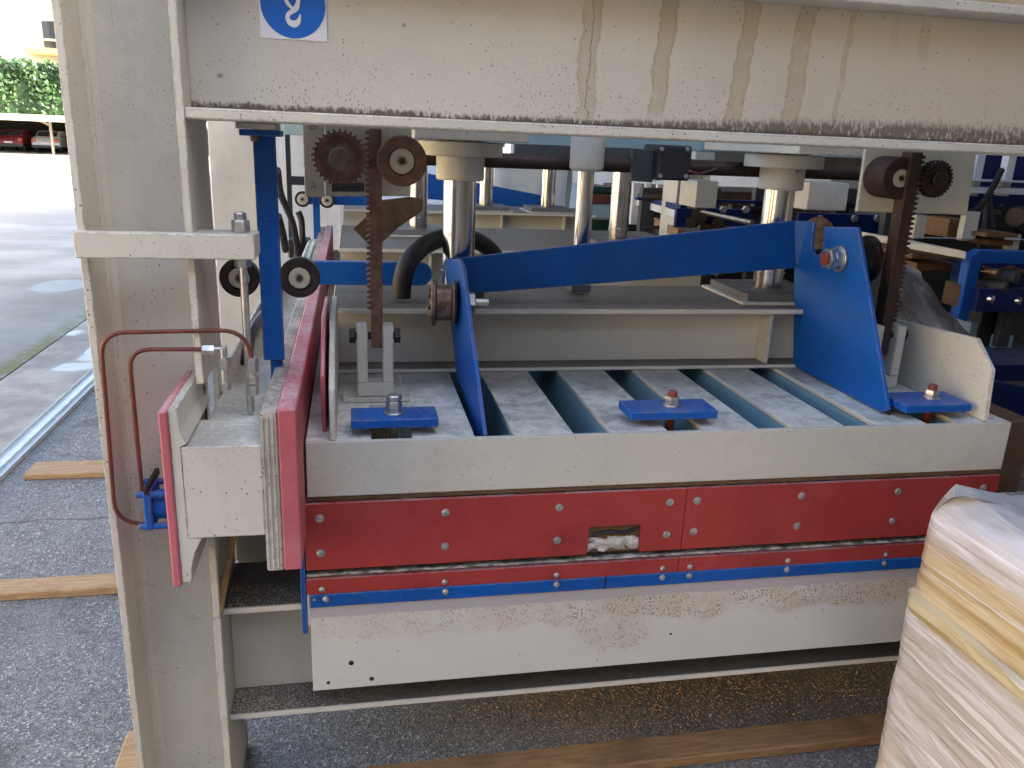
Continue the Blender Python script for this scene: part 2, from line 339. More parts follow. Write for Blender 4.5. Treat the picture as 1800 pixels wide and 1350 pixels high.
def film():
    g = G('stretch_wrap_over_boards'); x = g.xyz()
    # box turned so its own long side runs along Y: wrap creases run down and forward
    st = g.noise(4, 3, .5, stretch=(1, 1.0, 3.2), dist=1.0)
    mp = g.n('ShaderNodeMapping'); g.l(g.pos['Position'], mp.inputs[0]); mp.inputs['Rotation'].default_value = (R(-38), 0, 0)
    mp.inputs['Scale'].default_value = (1, .9, 11)
    no = g.n('ShaderNodeTexNoise'); g.l(mp.outputs[0], no.inputs['Vector']); no.inputs['Scale'].default_value = 2.6; no.inputs['Detail'].default_value = 3; no.inputs['Roughness'].default_value = .5; no.inputs['Distortion'].default_value = .25
    mp2 = g.n('ShaderNodeMapping'); g.l(g.pos['Position'], mp2.inputs[0]); mp2.inputs['Rotation'].default_value = (R(-47), 0, 0); mp2.inputs['Scale'].default_value = (1, .5, 16)
    n2_ = g.n('ShaderNodeTexNoise'); g.l(mp2.outputs[0], n2_.inputs['Vector']); n2_.inputs['Scale'].default_value = 3; n2_.inputs['Detail'].default_value = 3; n2_.inputs['Distortion'].default_value = .9
    gloss_streak = g.step(n2_.outputs[0], .55, .66)
    fac = g.n('ShaderNodeTexVoronoi'); fac.inputs['Scale'].default_value = 9
    mp3 = g.n('ShaderNodeMapping'); g.l(g.pos['Position'], mp3.inputs[0]); mp3.inputs['Rotation'].default_value = (R(-30), 0, 0); mp3.inputs['Scale'].default_value = (1, .45, 2.2)
    wn = g.n('ShaderNodeTexNoise'); g.l(mp3.outputs[0], wn.inputs['Vector']); wn.inputs['Scale'].default_value = 4
    wv = g.n('ShaderNodeVectorMath', operation='ADD'); g.l(mp3.outputs[0], wv.inputs[0]); g.l(wn.outputs[1], wv.inputs[1]); g.l(wv.outputs[0], fac.inputs['Vector'])
    s2 = no.outputs[0]
    zt = g.math('ADD', x[2], g.math('MULTIPLY', g.math('SUBTRACT', st, .5), .07))
    yel = g.math('MULTIPLY', g.step(zt, .635, .655), g.math('SUBTRACT', 1, g.step(zt, .79, .83)))
    yc = g.mix(g.step(s2, .35, .6), (.46, .29, .08), (.66, .53, .28))
    ridge = g.math('MULTIPLY', g.step(x[2], .648, .656), g.math('SUBTRACT', 1, g.step(x[2], .680, .690)))
    yc = g.mix(g.math('MULTIPLY', ridge, .6), yc, (.68, .62, .33))
    c = g.mix(g.step(s2, .36, .62), (.54, .50, .46), (.72, .70, .72))
    c = g.mix(g.math('MULTIPLY', g.step(g.noise(7, 4, .6), .55, .7), .35), c, (.56, .42, .24))
    c = g.mix(g.math('MULTIPLY', yel, .85), c, yc)
    c = g.mix(g.math('MULTIPLY', gloss_streak, .7), c, (.86, .85, .88))  # white gloss highlights painted along the creases
    top = g.math('MULTIPLY', g.step(g.nz()[2], .5, .9), g.step(x[2], .86, .90))
    c = g.mix(g.math('MULTIPLY', top, .8), c, (.36, .355, .36))
    g.bump(g.math('ADD', g.math('ADD', s2, g.math('MULTIPLY', st, .5)), g.math('ADD', g.math('MULTIPLY', fac.outputs[0], .9), g.math('MULTIPLY', g.math('ABSOLUTE', g.math('SUBTRACT', n2_.outputs[0], .5)), 1.2))), .5, .012)
    g.b.inputs['Coat Weight'].default_value = 1; g.b.inputs['Coat Roughness'].default_value = .10
    return g.done(c, .24)
M['film'] = film()

def greyfilm():
    g = G('cloudy_plastic_film')
    n_ = g.noise(10, 6, .6, stretch=(3, 1, 1), dist=1)
    c = g.mix(g.step(n_, .35, .65), (.12, .10, .09), (.30, .27, .25))
    g.bump(n_, .8, .02)
    g.b.inputs['Coat Weight'].default_value = .6; g.b.inputs['Alpha'].default_value = .88
    return g.done(c, .3)
M['greyfilm'] = greyfilm()

def leaf():
    g = G('hedge_leaves'); o = g.n('ShaderNodeObjectInfo')
    c = g.mix(g.noise(1.5, 4, .6), (.012, .045, .016), (.045, .095, .022))
    g.b.inputs['Subsurface Weight'].default_value = 0
    return g.done(c, .5)
M['leaf'] = leaf()

# ------------------------------------------------------------------ geometry helpers
class B:
    def __init__(s): s.bm = bmesh.new()
    def _bev(s, faces, w_, seg=1):
        ed = list({e for f in faces for e in f.edges})
        bmesh.ops.bevel(s.bm, geom=ed, offset=w_, segments=seg, affect='EDGES', profile=.5, clamp_overlap=True)
    def box(s, x0, x1, y0, y1, z0, z1, bev=.0015, rot=None, piv=None):
        vs = [s.bm.verts.new((x, y, z)) for x in (x0, x1) for y in (y0, y1) for z in (z0, z1)]
        f = [s.bm.faces.new([vs[i] for i in q]) for q in ((0, 1, 3, 2), (4, 6, 7, 5), (0, 4, 5, 1), (2, 3, 7, 6), (0, 2, 6, 4), (1, 5, 7, 3))]
        if rot:
            p = Vector(piv or ((x0+x1)/2, (y0+y1)/2, (z0+z1)/2))
            for v in vs: v.co = p + rot @ (v.co-p)
        if bev: s._bev(f, min(bev, .3*min(abs(x1-x0), abs(y1-y0), abs(z1-z0))))
        return s
    def prism(s, pts, ext, bev=.0015):
        """pts: planar loop; ext: Vector thickness"""
        a = [s.bm.verts.new(Vector(p)) for p in pts]; b = [s.bm.verts.new(Vector(p)+Vector(ext)) for p in pts]
        n_ = len(a); f = [s.bm.faces.new(a[::-1]), s.bm.faces.new(b)]
        for i in range(n_): f.append(s.bm.faces.new((a[i], a[(i+1) % n_], b[(i+1) % n_], b[i])))
        bmesh.ops.recalc_face_normals(s.bm, faces=f)
        if bev: s._bev(f, bev)
        return s
    def lathe(s, prof, axis_p, axis_d, n=32, cap=True):
        """prof: (distance along the axis, radius) pairs"""
        d = Vector(axis_d).normalized(); q = d.to_track_quat('Z', 'Y').to_matrix(); p0 = Vector(axis_p)
        rings = []
        for t, r in prof:
            if r < 1e-6: rings.append([s.bm.verts.new(p0+d*t)])
            else: rings.append([s.bm.verts.new(p0+d*t+q@Vector((r*math.cos(2*math.pi*i/n), r*math.sin(2*math.pi*i/n), 0))) for i in range(n)])
        fs = []
        for A, C in zip(rings, rings[1:]):
            for i in range(n):
                j = (i+1) % n
                l_ = [A[0]] if len(A) == 1 else [A[i], A[j]]
                l2 = [C[0]] if len(C) == 1 else [C[j], C[i]]
                if len(l_)+len(l2) >= 3: fs.append(s.bm.faces.new(l_+l2))
        for rg in (rings[0], rings[-1]):
            if len(rg) > 1 and cap: fs.append(s.bm.faces.new(rg))
        bmesh.ops.recalc_face_normals(s.bm, faces=fs)
        return s
    def cyl(s, p0, p1, r, n=24, ch=.001):
        p0, p1 = Vector(p0), Vector(p1); L = (p1-p0).length; ch = min(ch, r*.3, L*.3)
        return s.lathe([(0, 0), (0, r-ch), (ch, r), (L-ch, r), (L, r-ch), (L, 0)], p0, p1-p0, n)
    def tube(s, pts, r, n=10):
        pts = [Vector(p) for p in pts]; rings = []; prev = None
        for i, p in enumerate(pts):
            d = (pts[min(i+1, len(pts)-1)]-pts[max(i-1, 0)]).normalized()
            if prev is None: u = d.orthogonal().normalized()
            else: u = (prev-d*prev.dot(d)).normalized()
            prev = u; v = d.cross(u)
            rr = r(i/(len(pts)-1)) if callable(r) else r
            rings.append([s.bm.verts.new(p+u*rr*math.cos(2*math.pi*k/n)+v*rr*math.sin(2*math.pi*k/n)) for k in range(n)])
        fs = []
        for A, C in zip(rings, rings[1:]):
            for k in range(n): fs.append(s.bm.faces.new((A[k], A[(k+1) % n], C[(k+1) % n], C[k])))
        fs += [s.bm.faces.new(rings[0][::-1]), s.bm.faces.new(rings[-1])]
        bmesh.ops.recalc_face_normals(s.bm, faces=fs)
        return s
    def grid(s, fn, nu, nv):
        V = [[s.bm.verts.new(fn(i/nu, j/nv)) for j in range(nv+1)] for i in range(nu+1)]
        for i in range(nu):
            for j in range(nv): s.bm.faces.new((V[i][j], V[i+1][j], V[i+1][j+1], V[i][j+1]))
        return s

def wloc(o):
    v = Vector((0, 0, 0))
    while o: v += o.location; o = o.parent
    return v
def obj(name, b, mat, parent=None, origin=None, smooth=True):
    bm = b.bm
    o0 = Vector(origin) if origin is not None else (wloc(parent) if parent else None)
    if o0 is None:
        xs = [v.co for v in bm.verts]
        o0 = Vector(((min(v.x for v in xs)+max(v.x for v in xs))/2, (min(v.y for v in xs)+max(v.y for v in xs))/2, min(v.z for v in xs)))
    for v in bm.verts: v.co -= o0
    if smooth:
        bm.normal_update()
        for f in bm.faces: f.smooth = True
        for e in bm.edges:
            e.smooth = len(e.link_faces) == 2 and e.calc_face_angle(0) < R(33)
    me = bpy.data.meshes.new(name); bm.to_mesh(me); bm.free(); me.materials.append(mat)
    o = bpy.data.objects.new(name, me); col.objects.link(o)
    if parent: o.parent = parent; o.location = o0-wloc(parent)
    else: o.location = o0
    return o
def tag(o, label, cat, group=None, kind=None):
    o['label'] = label
    if cat: o['category'] = cat
    if group: o['group'] = group
    if kind: o['kind'] = kind
    return o
def thing(name, label, cat, loc=(0, 0, 0), group=None):
    o = bpy.data.objects.new(name, None); col.objects.link(o); o.location = loc; o.empty_display_size = .1
    return tag(o, label, cat, group)
def struct(name, b, mat, **k):
    o = obj(name, b, mat, **k); o['kind'] = 'structure'; o['label'] = STRUCT_LABEL.get(name, name.replace('_', ' ')); return o
def hexa(b, p, d, r, h):
    return b.lathe([(0, 0), (0, r*.93), (h*.12, r), (h*.88, r), (h, r*.9), (h, 0)], p, d, 6)
def arc(c, r, a0, a1, u, v, n=8):
    c, u, v = Vector(c), Vector(u), Vector(v)
    return [c+u*r*math.cos(a0+(a1-a0)*i/n)+v*r*math.sin(a0+(a1-a0)*i/n) for i in range(n+1)]
def rounded(pts, r, n=6):
    """path with its inner corners rounded"""
    pts = [Vector(p) for p in pts]; out = [pts[0]]
    for a, b_, c in zip(pts, pts[1:], pts[2:]):
        d0 = (a-b_).normalized(); d1 = (c-b_).normalized()
        q0, q1 = b_+d0*r, b_+d1*r
        for i in range(n+1):
            t = i/n; out.append((1-t)**2*q0+2*t*(1-t)*b_+t*t*q1)
    return out+[pts[-1]]
def screw(parent, p, r=.0075, m='zinc', d=(0, -1, 0)):
    b = B().lathe([(0, 0), (0, r*1.25), (.0012, r*1.25), (.0012, r), (.0035, r*.95), (.005, r*.6), (.005, r*.38), (.003, r*.34), (.003, 0)], p, d, 14)
    return obj('screw', b, M[m], parent)

STRUCT_LABEL = {'ground': 'dark aggregate asphalt under and around the press', 'yard': 'weathered light concrete yard left of the press',
    'gutter_strip': 'pale concrete strip between asphalt and yard', 'kerb_ground': 'asphalt edge'}

# ------------------------------------------------------------------ setting
struct('ground', B().grid(lambda u, v: (-2.2+600*u, -300+900*v, 0), 4, 6), M['asphalt'], smooth=False)
struct('gutter_strip', B().box(-2.2, -1.725, -3, 90, -.10, .012, .004), M['concrete'], smooth=False)
def yz(y): return 0 if y < 12 else -.60*min(1, (y-12)/46)
ys = [-300, -50, 0, 6, 12, 20, 30, 40, 50, 58, 70, 100, 250, 600]
yb = B(); prev = None
for y_ in ys:
    row = [yb.bm.verts.new((x_, y_, yz(y_)+.006)) for x_ in (-600, -60, -20, -10, -2.215)]
    if prev:
        for i in range(4): yb.bm.faces.new((prev[i], prev[i+1], row[i+1], row[i]))
    prev = row
struct('yard', yb, M['yard'], smooth=False)

# galvanised channel lying along the strip
b = B().box(-1.722, -1.605, 1.0, 12, .001, .006, 0)
for x_ in (-1.722, -1.676, -1.651, -1.609): b.box(x_, x_+.004, 1.0, 12, .006, .024, 0)
b.box(-1.672, -1.651, 1.0, 12, .020, .024, 0)
tag(obj('drain_channel', b, M['galv']), 'long pale galvanised steel channel lying along the concrete strip', 'drain channel')

# timbers on the ground
def timber(x0, x1, y0, y1, z0, z1, label, mat='timber', rz=0):
    b = B().box(x0, x1, y0, y1, z0, z1, .004, rot=Matrix.Rotation(rz, 3, 'Z'))
    tag(obj('timber_beam', b, M[mat]), label, 'timber', 'timbers laid on the asphalt')
def plank(p0, z, w_, x1, label, mat='timber'):
    q_ = at(*p0, Z=z); timber(q_.x, x1, q_.y-w_, q_.y, .0005, z, label, mat)
plank((62, 812), .028, .16, -.35, 'short light timber on the asphalt, farthest one behind the cream column')
timber(-2.0, -.5, 2.745, 2.845, .0005, .032, 'light timber across the asphalt at the left edge, nearer of the two behind the column')
q0 = at(640, 1352, Z=.03); q1 = at(1570, 1250, Z=.03); q2 = at(1150, 1338, Z=.03)
timber(q0.x, 2.1, q2.y, q1.y, .0005, .03, 'dark damp timber on the asphalt in front below the white lower panel', 'timber_dark')
q0 = at(200, 1350, Z=.078); q1 = at(228, 1283, Z=.078)
timber(q0.x, -.30, 1.2, q1.y, .0005, .0775, 'stub of pale timber under the foot of the cream column')

# carport, cars, hedge, building far left
CY, CZ = 60, -.6
cp = thing('carport', 'long low open carport with thin beige roof in front of the hedge', 'carport', (-22, CY, CZ))
obj('roof', B().box(-46, -9, CY-1.5, CY+7.5, 1.66, 1.84, .02).box(-46, -9, CY-1.6, CY-1.52, 1.46, 1.86, .01), M['roofsheet'], cp)
obj('rear_wall', B().box(-46, -9, CY+7.3, CY+7.5, CZ, 1.62, 0), M['interior'], cp)  # near-black wall colour deepens the shade inside the carport
for px_ in (-44, -39.2, -34.4, -29.6, -24.8, -19.15-.9, -15.2-.45):
    pass
for k, xx in enumerate((at(92, 240, Y=CY).x, at(92, 240, Y=CY).x-5.2, at(92, 240, Y=CY).x+5.2)):
    b = B().box(xx-.07, xx+.07, CY-.2, CY-.06, CZ, 1.62, 0)
    b.box(xx-.9, xx, CY-.19, CY-.09, 1.38, 1.50, 0, rot=Matrix.Rotation(R(25), 3, 'Y'))
    obj('post', b, M['roofsheet'], cp)
def car(xc, body, label, far=0):
    y0 = CY+2.6+far
    t = thing('parked_car', label, 'car', (xc, y0+2, CZ), 'cars parked under the carport')
    b = B()
    prof = [(0, .35), (0, .80), (.25, 1.02), (.55, 1.05), (3.3, 1.0), (4.2, .85), (4.3, .35)]
    b.prism([(xc-.88, y0+a, CZ+h) for a, h in prof], (1.76, 0, 0), .09)
    obj('body', b, M[body], t)
    b = B().prism([(xc-.72, y0+a, CZ+h) for a, h in [(.35, 1.02), (.9, 1.42), (2.3, 1.45), (3.1, 1.02)]], (1.44, 0, 0), .06)
    c = obj('cabin', b, M[body], t)
    b = B().prism([(xc-.62, y0+a-.02, CZ+h) for a, h in [(.42, 1.08), (.86, 1.38), (.90, 1.38), (.46, 1.08)]], (1.24, 0, 0), 0)
    obj('rear_window', b, M['glass'], c)
    for s in (-1, 1):
        obj('tail_lamp', B().box(xc+s*.72-.14, xc+s*.72+.14, y0-.02, y0+.05, CZ+.72, CZ+.92, .02), M['lamp'], t)
        for yy in (.75, 3.4):
            obj('wheel', B().cyl((xc+s*.86, y0+yy, CZ+.31), (xc+s*.66, y0+yy, CZ+.31), .31, 20, .03), M['rubber'], t)
    obj('number_plate', B().box(xc-.26, xc+.26, y0-.03, y0-.005, CZ+.58, CZ+.69, .005), M['signwhite'], t)
    obj('bumper', B().box(xc-.86, xc+.86, y0-.06, y0+.1, CZ+.32, CZ+.52, .04), M['darkgrey'], t)
car(at(55, 255, Y=CY).x, 'carwhite', 'silver car parked under the carport, middle one of those in view')
car(at(-13, 255, Y=CY).x, 'carred', 'red car at the left edge under the carport')
car(at(125, 250, Y=CY).x, 'carwhite', 'white car half hidden by the cream column under the carport')

hb = B(); hx0, hx1 = -44, -8
for i in range(15000):
    x_ = rnd.uniform(hx0, hx1); zz = rnd.random()
    y_ = 67+rnd.uniform(0, 1.2)+.5*math.sin(x_*2.1)*math.sin(zz*5)
    top = 5.6+.5*noise.noise((x_*.7, 0, 3))+.35*noise.noise((x_*2.5, 2, 3))
    z_ = 1.0+(top-1.0)*math.sqrt(zz)
    s = rnd.uniform(.10, .24); c_ = Vector((x_, y_, z_))
    u = Vector((rnd.gauss(0, 1), rnd.gauss(0, 1), rnd.gauss(0, 1))).normalized(); v = u.orthogonal().normalized()
    vs = [hb.bm.verts.new(c_+p) for p in (u*s, v*s*.55, -u*s, -v*s*.55)]; hb.bm.faces.new(vs)
hb.box(hx0, hx1, 67.6, 69, 0, 4.9, 0)
tag(obj('hedge', hb, M['leaf'], smooth=False), 'tall dense green hedge behind the carport roof', 'hedge')

bd = thing('apartment_building', 'pale sunlit building with a yellow balcony above the hedge', 'building', (-30, 84, 0))
obj('wall', B().box(-60, -20, 80, 92, 0, 11.5, 0), M['render'], bd)
pb = at(45, 68, Y=78.8); pe = at(110, 95, Y=78.8)
bal = obj('balcony', B().box(pb.x, pe.x+2, 78.8, 80, pe.z-.1, pe.z+.35, .02), M['balcony'], bd)
obj('railing', B().box(pb.x, pe.x+2, 78.85, 78.95, pb.z-.05, pb.z+.1, .01).box(pb.x, pb.x+.5, 78.85, 79.9, pe.z+.3, pb.z, .01), M['render2'], bal)
obj('window', B().box(pb.x+1, pb.x+3.2, 79.9, 80.05, pe.z+.5, pe.z+2.6, .02), M['glass'], bd)
obj('corner_pier', B().box(pe.x-.6, pe.x+.2, 79.6, 80, 0, 11.5, .02), M['render2'], bd)

# unseen hall added to keep the machines in shade, and the sunlit building across the yard (both outside the picture)
h = B().box(9, 30, -30, 48, 0, 12.5, 0); tag(obj('factory_hall', h, M['hallwall']), 'tall light factory hall to the right of the machines', 'building')
cn = thing('canopy', 'flat steel canopy roof over the row of machines', 'canopy', (4, 6, 5))  # unseen roof added to block sky light from overhead and the right
obj('roof_sheet', B().box(-1.2, 8.99, 2.4, 15, 4.95, 5.02, 0).box(1.9, 8.98, -6.4, 2.39, 4.95, 5.02, 0), M['darkgrey'], cn)
for y_ in (2.5, 6, 10, 14.6): obj('rafter', B().box(-1.15, 8.95, y_, y_+.12, 4.72, 4.949, 0), M['darkgrey'], cn)
h = B().box(-9, 8.99, -20, -6.5, 0, 7.5, 0); tag(obj('workshop', h, M['workshopwall']), 'beige workshop building facing the press from behind the viewer', 'building')  # unseen block added to cut low sky light from the front
h = B().box(-34, -24, -30, 30, -.3, 9, 0); tag(obj('ochre_house', h, M['render2']), 'ochre rendered house across the yard on the left', 'building')

# ------------------------------------------------------------------ press frame
CR, RD, BL = M['cream'], M['red'], M['blue']
fr = thing('press_frame', 'cream steel press frame: tall column on the left, wide stained top beam, low front panel', 'press frame', (.6, 1.7, 0))
def column(xa, xb, ya, yb_, notch=False, mirror=False):
    xw = (ya+yb_)/2
    b = B().box(xa, xa+.014, ya, yb_, .078, 3.0)
    if notch:
        b.box(xb-.014, xb, ya, yb_, 1.118, 3.0); b.box(xb-.014, xb, ya, yb_, .078, .80)
        b.prism([(xb-.014, ya+.001, .80), (xb-.014, ya+.001, .855), (xb-.014, ya+.05, .862), (xb-.014, yb_, .862), (xb-.014, yb_, .80)], (.014, 0, 0))
        b.box(xb-.0135, xb-.0005, 1.78, yb_, .863, 1.117)
    else: b.box(xb-.014, xb, ya, yb_, .078, 3.0)
    b.box(xa+.014, xb-.014, xw-.005, xw+.005, .08, 3.0, 0)
    # root fillets
    for x_, s in ((xa+.014, 1), (xb-.014, -1)):
        b.prism([(x_, xw-.005, .08), (x_+s*.018, xw-.005, .08), (x_+s*.006, xw-.011, .08), (x_, xw-.023, .08)], (0, 0, 2.9), 0)
    b.box(xa-.002, xb+.002, ya-.002, yb_+.002, .0785, .092, .002)
    return obj('column', b, CR, fr)
c1 = column(-.488, -.290, 1.60, 1.83, notch=True)
column(1.90, 2.10, 1.60, 1.83)
q0, q1 = at(364, 215, Y=4.6), at(446, 215, Y=4.6)
obj('rear_column', B().box(q0.x, q1.x, 4.6, 4.85, .0785, 3.0, .004), M['cream_clean'], fr)
q0, q1 = at(503, 300, Y=4.9), at(511, 300, Y=4.9)
obj('rear_post', B().box(q0.x, q1.x, 4.9, 4.95, .3, 1.9, .002), M['darkgrey'], fr)
q0, q1 = at(511, 310, Y=4.9), at(545, 326, Y=4.9)
obj('rear_bar', B().box(q0.x, q1.x, 4.9, 4.95, q1.z, q0.z, .002), M['darkgrey'], fr)
column(1.90, 2.10, 4.7, 4.93)
# thin cover plate on the right flange, ending above the rail
obj('doubler_plate', B().box(-.3045, -.2885, 1.592, 1.5995, .345, .60), CR, fr)

BX0, BX1, BY0, BY1 = -.2895, 1.8995, 1.600, 1.800
BW = 1.672                       # front face of the web
b = B().box(BX0, BX1, BW, BW+.012, 1.632, 1.884, 0)
tb = obj('top_beam', b, M['beam'], fr)
obj('bottom_flange', B().box(BX0, BX1, BY0, BY1, 1.611, 1.6315, .003), CR, tb)
obj('top_flange', B().box(BX0, BX1, BY0, BY1, 1.8845, 1.906, .003), CR, tb)
for xs in (.9, 1.35): pass
# round blue sign with a white hook
s0 = at(458, 66, Y=BW-.001); s1 = at(575, 68, Y=BW-.001); cx = (s0.x+s1.x)/2; hw = (s1.x-s0.x)/2; cz = s0.z+hw
sg = obj('hook_sign', B().box(cx-hw, cx+hw, BW-.0016, BW-.0002, cz-hw, cz+hw, 0), M['signwhite'], tb)
rr = hw*.965
b = B().cyl((cx, BW-.0014, cz), (cx, BW-.0026, cz), rr, 64, .0002); obj('blue_disc', b, M['signblue'], sg)
hk = B()   # the white crane hook, drawn as a flat ribbon
def ribbon(path, wid, y=BW-.0036):
    P = [Vector(p) for p in path]; L_, R_ = [], []
    for i, p in enumerate(P):
        d = (P[min(i+1, len(P)-1)]-P[max(i-1, 0)]).normalized(); n_ = Vector((-d.y, d.x)); wv = wid(i/(len(P)-1))
        L_.append(p+n_*wv); R_.append(p-n_*wv)
    vL = [hk.bm.verts.new((cx+p.x, y, cz+p.y)) for p in L_]; vR = [hk.bm.verts.new((cx+p.x, y, cz+p.y)) for p in R_]
    for i in range(len(P)-1): hk.bm.faces.new((vL[i], vL[i+1], vR[i+1], vR[i]))
q = rr/1.0
def wl(ws): return lambda t: q*(lambda k: ws[int(k)]*(1-k%1)+ws[min(int(k)+1, len(ws)-1)]*(k%1))(t*(len(ws)-1))
def sm(pts, n=5):
    out = []
    for i in range(len(pts)-1):
        p0, p1, p2, p3 = [Vector(pts[max(0, min(len(pts)-1, i+k))])*q for k in (-1, 0, 1, 2)]
        for k in range(n):
            t = k/n; out.append(.5*((2*p1)+(p2-p0)*t+(2*p0-5*p1+4*p2-p3)*t*t+(3*p1-p0-3*p2+p3)*t**3))
    return out+[Vector(pts[-1])*q]
ribbon(sm([(0, .46), (.12, .42), (.18, .28), (.165, .10), (.10, -.10), (-.04, -.215), (-.155, -.31), (-.175, -.43), (-.10, -.54), (.02, -.575), (.13, -.52), (.19, -.41), (.225, -.27)]), wl([.055, .055, .055, .06, .085, .07, .06, .065, .09, .105, .085, .05, .012]))
ribbon(sm([(0, .46), (-.12, .42), (-.20, .30), (-.21, .13), (-.13, -.02), (-.02, -.115)]), wl([.055, .055, .055, .055, .055, .04]), BW-.0038)
ribbon([(0, q*.44), (0, q*.80)], lambda t: q*.05, BW-.0040)
obj('hook_emblem', hk, M['signwhite'], sg, smooth=False)

# bracket arm with threaded rod
b = B().box(-.486, -.178, 1.568, 1.598, 1.366, 1.412, .002); arm = obj('bracket_arm', b, CR, fr)
obj('end_plate', B().box(-.2895, -.178, 1.5985, 1.66, 1.366, 1.4105, .002), CR, arm)
b = B().cyl((-.208, 1.625, 1.05), (-.208, 1.625, 1.448), .0075, 16)
obj('threaded_rod', b, M['zinc'], arm)
for z_, r_, h_ in ((1.4115, .017, .022), (1.4345, .0115, .012), (1.345, .016, .02)): obj('nut', hexa(B(), (-.208, 1.625, z_), (0, 0, 1), r_, h_), M['zinc'], arm)

# lower rail
b = B().box(-.2895, 1.8995, 1.62, 1.82, .318, .333, .002).box(-.2895, 1.8995, 1.62, 1.82, .590, .606, .002).box(-.289, 1.744, 1.715, 1.727, .333, .590, 0)
obj('lower_rail', b, M['railpaint'], fr)
dust = B()
for _ in range(2600):
    x_ = -.286+abs(rnd.gauss(0, .14)); y_ = rnd.uniform(1.622, 1.71); z_ = .3335 if rnd.random() < .75 else .6065
    if x_ > .1: continue
    s = rnd.uniform(.0006, .0017); c_ = Vector((x_, y_, z_))
    vs = [dust.bm.verts.new(c_+Vector((math.cos(a)*s, math.sin(a)*s, 0))) for a in (0, 2.1, 4.2)]+[dust.bm.verts.new(c_+Vector((0, 0, s)))]
    for t in ((0, 1, 3), (1, 2, 3), (2, 0, 3)): dust.bm.faces.new([vs[i] for i in t])
o = tag(obj('sawdust', dust, M['plastic_grey'], smooth=False), 'pale dust and chips scattered on the lower rail beside the column', 'dust', kind='stuff')
# raised seat behind the rail top
obj('bed_block', B().box(-.2895, -.125, 1.84, 2.3, .60, .70, .003).box(-.2895, 1.744, 1.86, 2.6, .333, .60, .003), CR, fr)
obj('bed_plate', B().box(-.105, 1.56, 1.62, 4.6, .61, .67, .003), M['interior'], fr)
# diagonal brace end seen under the side beam
obj('brace', B().prism([(-.315, 1.845, .60), (-.29, 1.845, .60), (-.215, 1.845, .86), (-.27, 1.845, .86)], (0, .06, 0)), CR, fr)
obj('brace', B().prism([(-.300, 1.60, .608), (-.285, 1.60, .608), (-.235, 1.66, .862), (-.247, 1.66, .862)], (0, .015, 0)), M['timber_dark'], fr)

# lower bed front: white panel, blue strip, red strip
PX0, PX1 = -.104, 1.565
b = B().box(PX0, PX1, 1.600, 1.612, .393, .607, .001); lp = obj('lower_panel', b, M['panel'], fr)
for (x_, z_, r_) in ((-.019, .459, .006), (-.070, .412, .004), (.026, .413, .0055), (.74, .47, .003)):
    obj('hole', B().cyl((x_, 1.5992, z_), (x_, 1.604, z_), r_, 12, 0), M['black'], lp)
bs = obj('blue_strip', B().box(PX0+.001, PX1, 1.5955, 1.611, .6085, .6395, .001), BL, fr)
obj('strip_joint', B().box(.560, .563, 1.5945, 1.5965, .6085, .6395, 0), M['black'], bs)
for x0, x1 in ((PX0-.006, .7385), (.7400, PX1)): obj('red_strip', B().box(x0, x1, 1.5975, 1.611, .6400, .6765, .001), RD, fr)
obj('gasket', B().box(PX0-.006, PX1, 1.603, 1.66, .6800, .6858, .001), M['gasket'], fr)
obj('shadow_gap_board', B().box(PX0, PX1, 1.615, 1.9, .6865, .6985, 0), M['interior'], fr)  # dark sheet standing in for the shade in the press gap
for x_ in (-.070, .190, .445, .701, .768, 1.019, 1.283): screw(fr, (x_, 1.5950, .629), .006)
for x_ in (-.078, .188, .444, .700, .768, 1.02, 1.284): screw(fr, (x_, 1.5970, .652), .0055)
screw(fr, (-.094, 1.595, .629), .003)
obj('side_strip', B().box(-.1225, -.1115, 1.600, 1.75, .542, .775, .001), BL, fr)
obj('side_panel', B().box(-.1105, -.1045, 1.602, 1.9, .56, .676, .001), M['white'], fr)

# ------------------------------------------------------------------ upper platen
pl = thing('upper_platen', 'slatted cream platen with blue clamp plates on top and red panels along its front', 'press platen', (.73, 1.7, .70))
ZT = .990
obj('front_beam', B().box(-.102, 1.564, 1.600, 1.612, .868, ZT, .0015), M['cream_clean'], pl)
obj('end_beam', B().box(-.102, -.090, 1.6125, 4.5, .868, ZT-.013, .0015), CR, pl)
obj('end_beam', B().box(1.552, 1.564, 1.6125, 4.5, .868, ZT-.013, .0015), CR, pl)
obj('wood_strip', B().box(-.106, 1.562, 1.606, 1.64, .8555, .8675, .001), M['brownwood'], pl)
# red fascia, the left panel with a cut-out
for nm, loops in (('a', None), ('b', None)):
    pass
b = B().prism([(x_, 1.595, z_) for x_, z_ in ((-.109, .700), (.512, .700), (.5135, .768), (.637, .770), (.638, .700), (.7385, .700), (.7385, .8545), (-.109, .8545))], (0, .010, 0), .0008)
rp = obj('red_panel', b, RD, pl)
obj('opening_edge', B().box(.512, .637, 1.606, 1.62, .700, .770, .0), M['brownwood'], rp)
b = B().grid(lambda u, v: Vector((.5125+.124*u, 1.6035-.006*noise.noise(Vector((u*5, v*3, 4)))-.004*v*(1-v)*4+.005*abs(math.sin(u*9+v*2)), .703+.036*v+.003*noise.noise(Vector((u*8, 0, 1))))), 30, 10)
obj('crumpled_lining', b, M['gasketclean'], rp)
b = B().tube([(.525, 1.6035, .744), (.56, 1.602, .752), (.60, 1.603, .747), (.63, 1.603, .756)], .005, 8); obj('cable', b, M['black'], rp)
rp2 = obj('red_panel', B().box(.7400, 1.562, 1.595, 1.605, .700, .8545, .001), RD, pl)
for x_ in (-.078, .187, .440, .700): [screw(rp, (x_, 1.5948, z_)) for z_ in (.822, .741)]
